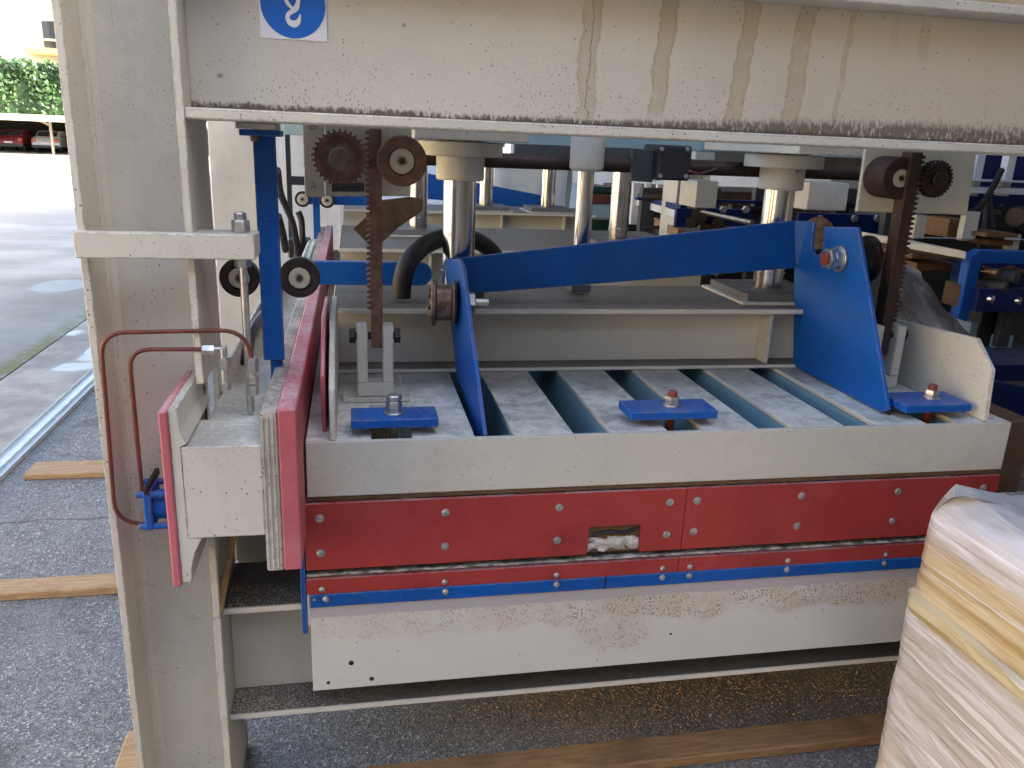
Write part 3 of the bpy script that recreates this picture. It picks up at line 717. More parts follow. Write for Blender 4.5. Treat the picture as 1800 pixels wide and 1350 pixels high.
for x_ in (.766, 1.028, 1.283, 1.52): [screw(rp2, (x_, 1.5948, z_)) for z_ in (.823, .745)]

# slats with open slots between them (period 218 mm, slot 85 mm)
gaps = [.031+.218*i for i in range(7)]
edges = [-.102]+[v for g_ in gaps for v in (g_, g_+.085)]+[1.564]
for i in range(0, len(edges), 2):
    x0, x1 = edges[i], edges[i+1]
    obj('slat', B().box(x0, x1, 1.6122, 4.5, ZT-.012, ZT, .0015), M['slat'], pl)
# the outer slots are plated over past the clamp holes
for g_ in (gaps[0], gaps[6]):
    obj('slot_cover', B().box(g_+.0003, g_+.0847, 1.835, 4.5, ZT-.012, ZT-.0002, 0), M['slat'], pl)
# webs below, seen down through the slots
for g_ in gaps:
    obj('web', B().box(g_+.085, g_+.093, 1.613, 4.49, .70, ZT-.013, 0), M['slotblue'], pl)
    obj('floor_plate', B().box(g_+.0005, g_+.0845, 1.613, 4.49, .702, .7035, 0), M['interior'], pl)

def girder(y0, y1, stiff, parent=pl):
    b = B().box(-.055, 1.50, y0, y1, 1.150, 1.1650, .002)
    b.box(-.055, 1.50, y0, y0+.14, .9905, 1.001, .002)
    b.box(-.052, 1.498, y0+.075, y0+.085, 1.001, 1.150, 0)
    b.box(-.052, 1.498, y1-.085, y1-.075, .9905, 1.150, 0)
    gd = obj('cross_girder', b, M['girder'], parent)
    for x_ in stiff: obj('stiffener', B().box(x_, x_+.010, y0+.012, y0+.0745, 1.0015, 1.1495, .001), CR, gd)
    return gd
girder(2.10, 2.47, (1.175, .28))
girder(3.26, 4.10, (.30,))
girder(5.0, 5.5, (.9, 1.3))

def clamp(x0, x1, y0, y1, bx, red):
    zc = ZT+.020
    cpz = obj('clamp_plate', B().box(x0, x1, y0, y1, zc, zc+.020, .002), BL, pl)
    b = B().cyl((bx, (y0+y1)/2, .88), (bx, (y0+y1)/2, zc+.055), .0105, 14); obj('bolt', b, M['redcap'] if red else M['zinc'], cpz)
    b = hexa(B(), (bx, (y0+y1)/2, zc+.0205), (0, 0, 1), .0175, .028 if not red else .022); b.cyl((bx, (y0+y1)/2, zc+.0195), (bx, (y0+y1)/2, zc+.0235), .021, 18)
    if not red: obj('lock_nut', hexa(B(), (bx, (y0+y1)/2, zc+.049), (0, 0, 1), .0165, .012), M['zinc'], cpz)
    obj('nut', b, M['zinc'], cpz)
clamp(-.010, .172, 1.618, 1.70, .080, False)
clamp(.600, .808, 1.626, 1.715, .712, True)
clamp(1.29, 1.47, 1.630, 1.735, 1.395, True)

# gussets at both ends
for x_, t in ((1.492, .012), (-.053, .012)):
    obj('gusset_plate', B().prism([(x_, 1.608, ZT+.001), (x_, 1.619, 1.119), (x_, 1.687, 1.180), (x_, 1.995, 1.160), (x_, 1.995, ZT+.001)] if x_ > 0 else
        [(x_, 1.585+.02, ZT+.001), (x_, 1.605, 1.10), (x_, 1.78, 1.205), (x_, 2.09, 1.20), (x_, 2.09, ZT+.001)], (t, 0, 0)), CR, pl)
obj('guide_plate', B().prism([(-.070, 1.66, .992), (-.070, 1.635, 1.12), (-.070, 1.78, 1.215), (-.070, 2.06, 1.205), (-.070, 2.06, .995)], (.009, 0, 0), .002), M['pinkred'], pl)
if 0: obj('guide_plate', B().prism([(1.510, 1.75, .992), (1.510, 1.75, 1.12), (1.510, 1.85, 1.17), (1.510, 2.06, 1.17), (1.510, 2.06, .995)], (.009, 0, 0), .002), M['pinkred'], pl)

# racks in their clevises
def rack(xc, side, y0, ztop, zbot, mat, w2=.018, th=.022):
    b = B(); p = .0125
    xs = xc-side*w2
    b.box(min(xs, xc+side*w2*.45), max(xs, xc+side*w2*.45), y0, y0+th, zbot, ztop, .001)
    rk = obj('toothed_rack', b, M[mat], pl)
    z = zbot+.09; tb_ = B(); xb_ = xc+side*w2*.45
    while z < ztop-p:
        tb_.prism([(xb_, y0, z), (xb_+side*.010, y0, z+p*.3), (xb_+side*.010, y0, z+p*.55), (xb_, y0, z+p*.85)], (0, th, 0), 0); z += p
    t_ = obj('rack_teeth', tb_, M[mat], rk, smooth=False); t_['kind'] = 'stuff'
    b = B()
    w3 = w2-.0008
    for s in (-1, 1): b.box(xc+s*(w3+.0125)-.0125, xc+s*(w3+.0125)+.0125, y0-.012, y0+.034, ZT+.046, 1.172, .002)
    b.box(xc-w3-.025, xc+w3+.025, y0-.0122, y0+.0338, ZT+.012, ZT+.046, .002)
    b.box(xc-.078, xc+.078, y0-.022, y0+.044, ZT+.0004, ZT+.0118, .002)
    cv = obj('clevis', b, M['cream'], pl)
    b = B().cyl((xc-.058, y0+.011, 1.145), (xc+.058, y0+.011, 1.145), .0085, 14)
    for s in (-1, 1): hexa(b, (xc+s*.045, y0+.011, 1.145), (s, 0, 0), .018, .014)
    obj('pin', b, M['black'], cv)
rl = at(656, 400, Y=1.875); rack(rl.x+.002, -1, 1.875, 1.609, 1.118, 'rust')
rr_ = at(1594, 400, Y=1.865); rack(rr_.x, 1, 1.865, 1.609, 1.09, 'rustdark', .021, .040)

# ------------------------------------------------------------------ gear brackets, gears and shaft on the frame
def gear(c, r, mat, hubr, parent=fr, th=.022, teeth=30):
    b = B(); n_ = teeth; pts = []
    for i in range(n_):
        for f, q_ in ((0, .90), (.22, .90), (.38, 1.0), (.62, 1.0), (.78, .90)):
            a = 2*math.pi*(i+f)/n_; pts.append((c[0]+r*q_*math.cos(a), c[1], c[2]+r*q_*math.sin(a)))
    b.prism(pts, (0, th, 0), 0)
    g_ = obj('gear_wheel', b, M[mat], parent, smooth=False)
    b = B().lathe([(0, 0), (0, hubr*.9), (.002, hubr), (.012, hubr), (.012, hubr*1.25), (.0135, hubr*1.25), (.0135, 0)], (c[0], c[1]-.0125, c[2]), (0, 1, 0), 28)
    obj('hub', b, M['darksteel'] if mat == 'rustdark' else M['hubsteel'], g_)
    b = B().lathe([(0, r*.78), (.0012, r*.80), (.0025, r*.78), (.0025, r*.70), (0, r*.70)], (c[0], c[1]-.0015, c[2]), (0, 1, 0), 32, cap=False)
    obj('face_ring', b, M[mat], g_)
    return g_
def roller(c, r, mat, parent, th=.03, capr=None, d=(0, -1, 0), name='roller'):
    d = Vector(d); c = Vector(c); capr = capr or r*.5
    b = B().lathe([(0, 0), (0, r*.94), (.003, r), (th*.35, r), (th*.65, r), (th-.003, r), (th, r*.94), (th, capr*1.15), (th-.004, capr*1.1), (th-.004, 0)], c-d*th*.5, d, 40)
    o_ = obj(name, b, M[mat], parent)
    b = B().lathe([(0, 0), (0, capr), (.003, capr), (.004, capr*.93), (.004, capr*.45), (.001, capr*.40), (.001, 0)], c+d*(th*.5-.0035), d, 28)
    obj('bearing_cap', b, M['plastic_grey'], o_)
    b = hexa(B(), c+d*(th*.5-.002), d, capr*.3, .005); obj('socket_bolt', b, M['darksteel'], o_)
    return o_
def gy(x, y, Y): p = at(x, y, Y=Y); return (p.x, p.y, p.z)
PYB = 1.905
def quad(pxs, Y, th, mat, name='bracket_plate', parent=fr):
    b = B().prism([at(x, y, Y=Y) for x, y in pxs], (0, th, 0)); return obj(name, b, M[mat], parent)
g1 = quad([(571, 203), (724, 209), (722, 345), (571, 345)], PYB+.015, .012, 'cream', 'gear_plate')
g2 = quad([(531, 200), (570, 202), (570, 347), (536, 345)], PYB+.002, .012, 'cream', 'gear_plate')
for y_ in (221, 327): screw(g2, Vector(gy(549, y_, PYB+.001)), .007, 'cream')
g3 = quad([(1524, 250), (1718, 262), (1700, 378), (1507, 372)], PYB+.056, .012, 'cream', 'gear_plate')
quad([(583, 322), (640, 322), (640, 337), (583, 337)], PYB+.005, .009, 'darkgrey', 'dark_inset')
gear(gy(598, 278, 1.865), .0605, 'rust', .0235)
roller(gy(706, 283, 1.865), .0545, 'rust', fr, capr=.0265, name='rack_roller')
gear(gy(1648, 315, 1.875), .046, 'rustdark', .019, teeth=28)
roller(gy(1566, 312, 1.918), .052, 'rustdark', fr, th=.085, capr=.022, name='rack_roller')
# cross shaft with gearbox
s0, s1 = Vector(gy(850, 281, 2.42)), Vector(gy(1535, 305, 2.42)); s1.z = s0.z
sh = obj('cross_shaft', B().cyl(s0-Vector((.45, 0, 0)), s1+Vector((.05, 0, 0)), .0215, 24), M['rustdark'], fr)
b = B().cyl(s1-Vector((.012, 0, 0)), s1+Vector((.02, 0, 0)), .028, 20); obj('bearing', b, M['zinc'], sh)
q0 = Vector(gy(1156, 254, 2.36)); q1 = Vector(gy(1208, 314, 2.36))
gb = obj('gearbox', B().box(q0.x, q1.x, 2.34, 2.48, q1.z-.006, q0.z, .006), M['black'], fr)
for x_, y_ in ((1163, 262), (1208, 262), (1160, 309), (1205, 310)):
    p = Vector(gy(x_, y_, 2.338)); obj('bolt', hexa(B(), p, (0, -1, 0), .007, .006), M['zinc'], gb)
obj('cable', B().tube([gy(1212, 300, 2.17), gy(1228, 306, 2.2), gy(1242, 302, 2.25), gy(1260, 296, 2.3)], .003, 6), M['brownpipe'], gb)
quad([(1113, 262), (1150, 264), (1147, 321), (1110, 318)], 2.38, .02, 'darkgrey', 'gearbox_plate')

# head plates, rails under the beam
obj('head_plate', B().box(.145, .42, 2.0, 2.6, 1.592, 1.622, .002), CR, fr)
obj('head_plate', B().box(1.13, 1.42, 2.0, 2.6, 1.592, 1.622, .002), CR, fr)
obj('head_rail', B().box(-.2, 1.75, 2.62, 2.70, 1.585, 1.625, .002).box(-.2, 1.75, 2.62, 2.63, 1.62, 1.90, 0), M['teal'], fr)
obj('head_rail', B().box(-.4, 1.75, 3.6, 3.7, 1.595, 1.64, .002), M['teal'], fr)
obj('head_girder', B().box(-.4, 1.75, 3.75, 3.95, 1.66, 1.9, .002), CR, fr)
for xx in (-.47, 1.8):
    obj('head_side_beam', B().box(xx, xx+.12, 1.85, 4.7, 1.68, 1.88, .002), CR, fr)
q0, q1 = at(1150, 250, Y=3.3), at(1560, 305, Y=3.3)
obj('head_cross_plate', B().box(q0.x, q1.x, 3.3, 3.33, 1.49, 1.60, .002), M['olive'], fr)
q0, q1 = at(905, 250, Y=3.3), at(1140, 305, Y=3.3)
obj('head_cross_plate', B().box(q0.x, q1.x, 3.3, 3.33, 1.53, 1.60, .002), M['darkgrey'], fr)
# cream boxes hanging behind the shaft
for (x0, y0_, x1, y1_, Y_) in ((1226, 318, 1258, 366, 2.9), (1424, 320, 1486, 371, 2.6), (1140, 268, 1160, 318, 2.9), (1224, 262, 1256, 282, 2.9)):
    a_ = at(x0, y0_, Y=Y_); c_ = at(x1, y1_, Y=Y_)
    obj('junction_box', B().box(a_.x, c_.x+.001, Y_, Y_+.16, c_.z, a_.z, .002), M['cream_clean'], fr)

# hydraulic cylinders
def cylinder(x, y, label, rod=.0445, zb=1.166, ztop=1.60, pad=.13, collar=True, mat='chrome'):
    t = thing('hydraulic_cylinder', label, 'hydraulic cylinder', (x, y, zb), 'hydraulic cylinders pressing on the platen')
    if pad > .1: obj('base_plate', B().box(x-pad-.02, x+pad+.02, y-pad-.02, y+pad+.02, zb, zb+.008, .001), CR, t)
    obj('pad_plate', B().box(x-pad, x+pad, y-pad, y+pad, zb+.0082, zb+.030, .002), M['pad'], t)
    obj('piston_rod', B().lathe([(0, 0), (0, rod*1.0), (.045, rod), (.046, rod*1.06), (.052, rod*1.06), (.053, rod), (ztop-zb-.05, rod), (ztop-zb-.05, 0)], (x, y, zb+.0245), (0, 0, 1), 40), M[mat], t)
    if collar:
        obj('gland', B().lathe([(0, rod*1.02), (0, rod*1.40), (.004, rod*1.46), (.062, rod*1.46), (.062, rod*1.02)], (x, y, ztop-.112), (0, 0, 1), 40), M['cream_clean'], t)
        obj('flange', B().cyl((x, y, ztop-.049), (x, y, ztop-.012), rod*2.55, 40, .002), M['cream_clean'], t)
        obj('grease_nipple', hexa(B(), (x+.01, y-rod*1.46-.001, ztop-.058), (0, -1, 0), .006, .01), M['zinc'], t)
    obj('barrel', B().cyl((x, y, ztop-.011), (x, y, ztop+.30), rod*1.55, 32, .002), CR, t)
cylinder(.288, 2.26, 'thick chromed cylinder rod nearest the left gear, front left', pad=.065)
cylinder(1.255, 2.30, 'thick chromed cylinder rod on a grey pad plate behind the tall blue bracket, front right')
pB = at(1024, 400, Y=2.33)
cylinder(pB.x, 2.33, 'slender chromed rod with a tall pale cylindrical head, front centre', rod=.024, pad=.03, collar=False)
hc = col.objects[-1].parent
obj('head', B().lathe([(0, 0), (0, .040), (.006, .047), (.012, .049), (.105, .049), (.105, 0)], (pB.x, 2.33, 1.52), (0, 0, 1), 40), M['cream_clean'], hc)
pC = at(1088, 380, Y=3.5); cylinder(pC.x, 3.5, 'chromed cylinder rod just right of the slender centre rod, second row', rod=.042)
pE = at(735, 380, Y=3.8); cylinder(pE.x, 3.8, 'chromed cylinder rod behind the left rack roller, second row', rod=.041)
pF = at(855, 330, Y=5.15); cylinder(pF.x, 5.15, 'thin distant cylinder rod right beside the thick front left one, back row', rod=.042)
pG = at(964, 330, Y=5.15); cylinder(pG.x, 5.15, 'distant cylinder rod standing before the silver wrapped bale, back row', rod=.044)

# ------------------------------------------------------------------ side clamp beam on the left
sb = thing('side_clamp_beam', 'cream and red side clamping beam running back beside the platen, with small blue cylinder', 'clamp beam', (-.24, 1.5, .78))
b = B().box(-.170, -.141, 1.449, 4.55, .786, 1.108, .002)
obj('side_flange', b, M['chipped'], sb)
b = B()
for i in range(3): b.box(-.1712+.009*i, -.1655+.009*i, 1.4468, 1.449, .790, 1.100, .0005)
obj('laminations', b, M['chipped'], sb)
obj('red_face', B().box(-.140, -.106, 1.446, 4.55, .787, 1.115, .003), M['pinkred'], sb)
obj('channel_box', B().box(-.309, -.1705, 1.447, 1.598, .864, 1.046, .002).box(-.286, -.1705, 1.598, 4.5, .864, 1.044, .002), M['cream'], sb)
b = B().prism([(-.327, 1.449, .772), (-.310, 1.449, .772), (-.309, 1.449, .80), (-.300, 1.449, .835), (-.285, 1.449, .8635), (-.310, 1.449, .864), (-.310, 1.449, 1.0465), (-.298, 1.449, 1.052), (-.309, 1.449, 1.075), (-.312, 1.449, 1.118), (-.327, 1.449, 1.118)], (0, .262, 0), .001)
obj('side_flange', b, M['cream'], sb)
obj('side_flange', B().box(-.285, -.275, 1.835, 3.0, 1.045, 1.10, .001), M['cream'], sb)
obj('red_face', B().box(-.343, -.3275, 1.444, 1.712, .766, 1.116, .003), M['pinkred'], sb)
# small blue clamping cylinder on its outer face, in the column's recess
cc = obj('small_cylinder', B().cyl((-.345, 1.60, .868), (-.400, 1.60, .868), .030, 28), BL, sb)
b = B().box(-.412, -.397, 1.560, 1.640, .828, .912, .003); obj('end_cap', b, BL, cc)
for dy in (-.032, .032):
    for dz in (-.034, .034):
        obj('tie_rod', B().cyl((-.425, 1.60+dy, .869+dz), (-.344, 1.60+dy, .869+dz), .0065, 10), BL, cc)
obj('lever', B().box(-.408, -.400, 1.555, 1.66, .907, .922, .001), M['darksteel'], cc)
# brown pipes: up the column recess and over to the fittings
YP = 1.585
P = lambda x, y, Y=YP: at(x, y, Y=Y)
e1 = at(443, 632, Y=1.60)
b = B().tube(rounded([P(262, 922, 1.60), P(203, 917), P(176, 585), P(430, 580, 1.60), e1], .045), .0042, 10); obj('pipe', b, M['brownpipe'], sb)
b = B().tube(rounded([P(249, 868, 1.60), P(225, 618), P(228, 614), P(358, 614, 1.60)], .022), .0042, 10); b2 = b
b.bm.free()
b = B().tube(rounded([P(250, 868, 1.60), P(226, 614), P(358, 614, 1.60)], .04), .0042, 10); obj('pipe', b, M['brownpipe'], sb)
# fittings
f0 = P(356, 614, 1.60)
b = hexa(B(), f0, (1, 0, 0), .0105, .022); b.cyl(f0+Vector((.02, 0, 0)), f0+Vector((.038, 0, 0)), .006, 12); obj('pipe_fitting', b, M['zinc'], sb)
f1 = f0+Vector((.038, 0, .006))
b = B().cyl(f1, f1-Vector((0, 0, .034)), .007, 12); hexa(b, f1-Vector((0, 0, .022)), (0, 0, -1), .0125, .024); b.cyl(f1-Vector((0, 0, .046)), f1-Vector((0, 0, .075)), .0075, 12); hexa(b, f1-Vector((0, 0, .072)), (0, 0, -1), .011, .016); obj('pipe_fitting', b, M['zinc'], sb)
b = hexa(B(), e1+Vector((0, 0, .004)), (0, 0, -1), .0125, .028); b.cyl(e1-Vector((0, 0, .024)), e1-Vector((0, 0, .05)), .007, 12); hexa(b, e1-Vector((0, 0, .032)), (0, 0, -1), .0115, .016); hexa(b, e1-Vector((0, 0, .052)), (0, 0, -1), .0105, .020); obj('pipe_fitting', b, M['zinc'], sb)
# small upright lug and hoses behind
lg = at(490, 610, Y=1.76); obj('lug', B().box(lg.x-.010, lg.x+.006, 1.77, 1.785, 1.10, lg.z+.03, .002), CR, sb)
obj('hose', B().tube(rounded([(-.262, 2.0, 1.05), (-.262, 2.15, 1.10), (-.25, 2.6, 1.08), (-.24, 3.4, 1.07)], .06), .013, 8), M['rubber'], sb)

# ------------------------------------------------------------------ upright blue guide bar with rollers
gbx = thing('guide_bar', 'upright blue flat bar clamped between two black rollers beside the column', 'guide bar', (-.17, 1.75, 1.11))
t0, t1 = at(449, 330, Y=1.75), at(488, 330, Y=1.75)
obj('bar', B().box(t0.x, t1.x, 1.744, 1.756, 1.126, 1.600, .0015), BL, gbx)
obj('foot', B().box(t0.x+.012, t1.x-.006, 1.757, 1.775, 1.06, 1.20, .0015), BL, gbx)
obj('top_plate', B().box(t0.x-.022, t1.x+.012, 1.715, 1.80, 1.5855, 1.5975, .0015), BL, gbx)
obj('clamp_block', B().box(t0.x-.026, t1.x+.006, 1.70, 1.80, 1.598, 1.6105, .0015), CR, gbx)
obj('bolt', hexa(B(), (t0.x+.006, 1.728, 1.5855), (0, 0, -1), .009, .010), M['spool'], gbx)
rc1, rc2 = gy(422, 487, 1.76), gy(527, 487, 1.76)
roller(rc1, .040, 'darksteel', gbx, capr=.021); roller(rc2, .042, 'darksteel', gbx, capr=.022)
# horizontal blue carrier behind the rollers
ca, cb_ = at(540, 478, Y=2.30), at(752, 482, Y=2.30)
car_ = thing('roller_carrier', 'horizontal blue arm behind the left rack carrying the rollers', 'arm', (ca.x, 2.30, ca.z))
pts = [(ca.x-.03, 2.30, ca.z+.030), (ca.x-.03, 2.30, ca.z-.036)]+arc((cb_.x-.02, 2.30, ca.z-.003), .033, -math.pi/2, math.pi/2, (1, 0, 0), (0, 0, 1), 8)
obj('arm', B().prism(pts, (0, .02, 0)), BL, car_)
obj('axle', B().cyl((rc2[0], 1.777, rc2[2]), (rc2[0], 2.299, rc2[2]), .012, 14), M['zinc'], car_)
# far twin of the guide with its rollers
gf = thing('guide_bar', 'small distant blue guide bar with two pale rollers seen past the gear plate', 'guide bar', (-.19, 4.3, 1.1))
fa, fb = gy(532, 350, 4.25), gy(575, 352, 4.25)
for c_ in (fa, fb): roller(c_, .038, 'darksteel', gf, capr=.027)
ba, bb_ = at(545, 380, Y=4.3), at(566, 380, Y=4.3)
obj('bar', B().box(at(551, 390, Y=4.3).x, at(563, 390, Y=4.3).x, 4.29, 4.31, at(555, 420, Y=4.3).z, at(555, 345, Y=4.3).z, .001), BL, gf)
obj('arm', B().box(fa[0]+.02, at(660, 352, Y=4.32).x, 4.315, 4.335, fa[2]-.03, fa[2]+.025, .001), BL, gf)
# black hydraulic hoses hanging behind the upright bar
hs = thing('hydraulic_hose', 'black hoses hanging in a tangle behind the upright blue bar', 'hose', (-.12, 2.9, 1.05))
for pts in ([(487, 300, 2.3), (492, 340, 2.6), (515, 390, 2.9), (524, 440, 3.0), (520, 462, 3.0)], [(489, 380, 2.4), (497, 410, 2.5), (503, 445, 2.6)], [(524, 372, 3.0), (530, 385, 3.0), (532, 420, 3.0), (528, 450, 3.0)]):
    P_ = [at(x, y, Y=Y_) for x, y, Y_ in pts]; P2 = []
    for i in range(len(P_)-1):
        for k in range(6): P2.append(P_[i].lerp(P_[i+1], k/6))
    for _ in range(3): P2 = [P2[0]]+[(P2[i-1]+P2[i]*2+P2[i+1])/4 for i in range(1, len(P2)-1)]+[P2[-1]]
    obj('hose', B().tube(P2, .011, 8), M['rubber'], hs)
vb = at(530, 435, Y=3.05); obj('valve_block', B().box(vb.x-.045, vb.x+.03, 3.02, 3.12, vb.z-.035, vb.z+.03, .004), M['black'], hs)

# ------------------------------------------------------------------ blue lift frame
lf = thing('lift_frame', 'bright blue sloping bar joining two upright blue bracket plates across the platen', 'lift frame', (.76, 2.0, .98))
A = [at(1397, 388, X=1.268)]
pr = [(2.215, 1.405), (2.112, 1.412), (2.108, 1.345), (2.098, 1.328), (2.080, 1.322), (2.060, 1.330), (2.048, 1.348), (2.055, 1.405), (1.905, 1.420), (1.665, 1.0075), (1.69, ZT+.003), (2.113, ZT+.003)]
b = B().prism([(1.268, y_, z_) for y_, z_ in pr], (.010, 0, 0), .0012); rpz = obj('bracket_plate', b, BL, lf)
# left twin: leans into its slot, twisted a little
l4 = [at(780, 455, Y=2.26), at(806, 456, Y=2.02), at(813, 470, Y=1.98), at(850, 766, Y=1.628), at(838, 768, Y=1.70), at(802, 655, Y=2.06)]
b = B().prism(l4, (.009, 0, 0), .0012); lpz = obj('bracket_plate', b, BL, lf)
bp = [at(800, 455, Y=2.16), at(1397, 388, Y=2.16), at(1400, 471, Y=2.16), at(832, 516, Y=2.16)]
obj('sloping_bar', B().prism(bp, (0, .012, 0), .0012), BL, lf)
# foot plate of the right bracket
obj('foot_plate', B().prism([(1.279, 1.668, ZT+.002), (1.30, 1.69, ZT+.002), (1.36, 1.76, ZT+.002), (1.30, 1.80, ZT+.002), (1.279, 1.80, ZT+.002)], (0, 0, .012), .001), M['darksteel'], lf)
# big nuts and spools
n1 = at(1475, 455, X=1.262)
b = B().cyl(n1+Vector((.006, 0, 0)), n1+Vector((-.003, 0, 0)), .034, 32); b.cyl(n1, n1+Vector((-.022, 0, 0)), .027, 24)
obj('washer', b, M['zinc'], rpz)
b = hexa(B(), n1+Vector((-.012, 0, 0)), (-1, 0, 0), .029, .026); obj('nut', b, M['zinc'], rpz)
b = B().cyl(n1+Vector((-.03, 0, 0)), n1+Vector((-.046, 0, 0)), .0175, 20); obj('bolt_end', b, M['redcap'], rpz)
sp0 = Vector((1.279, n1.y, n1.z))
b = B().lathe([(0, .02), (0, .056), (.008, .063), (.014, .063), (.018, .052), (.056, .052), (.060, .063), (.070, .063), (.074, .056), (.074, 0)], sp0, (1, 0, 0), 36); obj('spool', b, M['darksteel'], rpz)
n2 = at(807, 532, X=.262)
b = B().lathe([(0, .02), (0, .052), (.006, .057), (.011, .057), (.015, .046), (.050, .046), (.054, .060), (.062, .060), (.065, .052), (.065, .030), (.058, .028), (.058, 0)], n2+Vector((-.006, 0, 0)), (-1, .10, 0), 36); sp = obj('spool', b, M['spool'], lpz)
b = B()
for k in range(7):
    a = 2*math.pi*k/7+.3; b.cyl(n2+Vector((-.068, .034*math.cos(a), .034*math.sin(a))), n2+Vector((-.077, .034*math.cos(a), .034*math.sin(a))), .005, 8)
b.cyl(n2+Vector((-.06, 0, 0)), n2+Vector((-.075, 0, 0)), .012, 12)
obj('bolt_ring', b, M['spool'], sp)
b = hexa(B(), n2+Vector((.014, 0, 0)), (1, 0, 0), .030, .026); b.cyl(n2+Vector((.03, 0, 0)), n2+Vector((.075, 0, 0)), .012, 14); obj('nut', b, M['zinc'], lpz)
for (x_, y_) in ((1412, 400), (1418, 392), (1456, 402)): pass

# black arched hose behind the front left cylinder
ap = [at(x, y, Y=Y_) for x, y, Y_ in ((706, 523, 2.19), (706, 495, 2.19), (717, 460, 2.20), (742, 432, 2.27), (778, 417, 2.38), (812, 414, 2.42), (842, 424, 2.46), (866, 442, 2.5), (888, 480, 2.5))]
P2 = []
for i in range(len(ap)-1):
    for k in range(6): P2.append(ap[i].lerp(ap[i+1], k/6))
for _ in range(6): P2 = [P2[0]]+[(P2[i-1]+P2[i]*2+P2[i+1])/4 for i in range(1, len(P2)-1)]+[P2[-1]]
tag(obj('hydraulic_hose', B().tube(P2, .026, 14), M['rubber']), 'thick black hose arching up behind the front left cylinder rod', 'hose')

# ------------------------------------------------------------------ stretch-wrapped stack of boards, lower right
wb = thing('wrapped_stack', 'board stack in shiny stretch wrap with a yellow band, in the lower right corner', 'wrapped stack', (1.75, .9, 0))
XL, YB_ = 1.19, 1.40
def skin(u, v):
    """closed outline (u) swept from the ground up (v), bulging over the boards"""
    z = .12+.812*v
    inset = 0
    if z > .66: inset = .012
    if .655 < z < .685: inset = -.006
    if z > .86: inset += (z-.86)**2*9
    per = [(XL, YB_), (XL, .18), (2.35, .18), (2.35, YB_)]
    L = [0, 1.22, 2.38, 3.60, 4.76]; t = (u % 1)*4.76
    for k in range(4):
        if t <= L[k+1]+1e-9: break
    a_, b_ = Vector((*per[k], 0)), Vector((*per[(k+1) % 4], 0)); f = (t-L[k])/(L[k+1]-L[k])
    p = a_.lerp(b_, f); c_ = Vector(((XL+2.35)/2, (YB_+.18)/2, 0))
    r_ = .03; dcorner = min((p-Vector((*q_, 0))).length for q_ in per)
    if dcorner < r_: p += (c_-p).normalized()*(r_-dcorner)*.42
    nrm = Vector((-1, 0, 0)) if k == 0 else Vector((0, -1, 0)) if k == 1 else Vector((1, 0, 0)) if k == 2 else Vector((0, 1, 0))
    wv = .003*noise.noise(Vector((p.x*6, p.y*6, z*18)))+.006*noise.noise(Vector((p.x*3, p.y*3+z*5, z*4)))+.003*noise.noise(Vector((p.x*20, p.y*25+z*25, z*22)))
    p += nrm*(wv-inset); p.z = z+.006*noise.noise(Vector((p.x*5, p.y*5, 2)))*(v > .98)
    return p
b = B(); NU, NV = 300, 130
V = [[b.bm.verts.new(skin(i/NU, j/NV)) for j in range(NV+1)] for i in range(NU)]
for i in range(NU):
    for j in range(NV): b.bm.faces.new((V[i][j], V[(i+1) % NU][j], V[(i+1) % NU][j+1], V[i][j+1]))
b.bm.faces.new([V[i][0] for i in range(NU)][::-1])
cx_, cy_ = (XL+2.35)/2, (YB_+.18)/2; prev = [V[i][NV] for i in range(NU)]
for k in range(1, 14):
    f = 1-k/14; ring = []
    for i in range(NU):
        p0 = V[i][NV].co; q_ = Vector((cx_+(p0.x-cx_)*f, cy_+(p0.y-cy_)*f, p0.z+.018*min(1, k/4)+.012*noise.noise(Vector((p0.x*f*7, p0.y*f*7, 9)))))
        ring.append(b.bm.verts.new(q_))
    for i in range(NU): b.bm.faces.new((prev[i], prev[(i+1) % NU], ring[(i+1) % NU], ring[i]))
    prev = ring
b.bm.faces.new(prev)
o = obj('stretch_wrap', b, M['film'], wb)
for p in o.data.polygons: p.use_smooth = True
for y_ in (.25, .75, 1.28): obj('bearer', B().box(1.22, 2.32, y_-.04, y_+.04, .025, .118, .003), M['timber'], wb)
obj('bottom_board', B().box(1.22, 2.32, .2, 1.36, .003, .0245, .002), M['timber'], wb)

# ------------------------------------------------------------------ machines in the background
def pbox(x0, y0, x1, y1, Y, dep, mat, name, parent, bev=.002):
    """block whose front face spans two photo points on the plane Y"""
    a_, c_ = at(x0, y0, Y=Y), at(x1, y1, Y=Y)
    return obj(name, B().box(min(a_.x, c_.x), max(a_.x, c_.x), Y, Y+dep, min(a_.z, c_.z), max(a_.z, c_.z), bev), M[mat], parent)
# conveyor with blue end cheeks, centre right
cv = thing('roller_conveyor', 'distant roller conveyor with navy side plates and white rail behind the centre rods', 'conveyor', (2.2, 5, 0))
pbox(1275-50, 366, 1320, 398, 4.4, .03, 'navy', 'side_plate', cv)
pbox(1190, 366, 1226, 400, 4.4, .03, 'navy', 'side_plate', cv)
a_ = at(1120, 350, Y=6.0); c_ = at(1195, 372, Y=4.42)
b = B().prism([a_, c_, c_+Vector((0, 0, -.045)), a_+Vector((0, 0, -.045))], (.03, 0, 0)); obj('white_rail', b, M['white'], cv)
b = B().prism([a_+Vector((0, 0, .04)), c_+Vector((0, 0, .035)), c_+Vector((0, 0, .001)), a_+Vector((0, 0, .001))], (.05, .02, 0)); obj('blue_rail', b, M['navy'], cv)
b = B().prism([a_+Vector((.05, 0, -.09)), c_+Vector((0, 0, -.10)), c_+Vector((0, 0, -.15)), a_+Vector((.05, 0, -.15))], (.03, 0, 0)); obj('roller_bed', b, M['timber_dark'], cv)
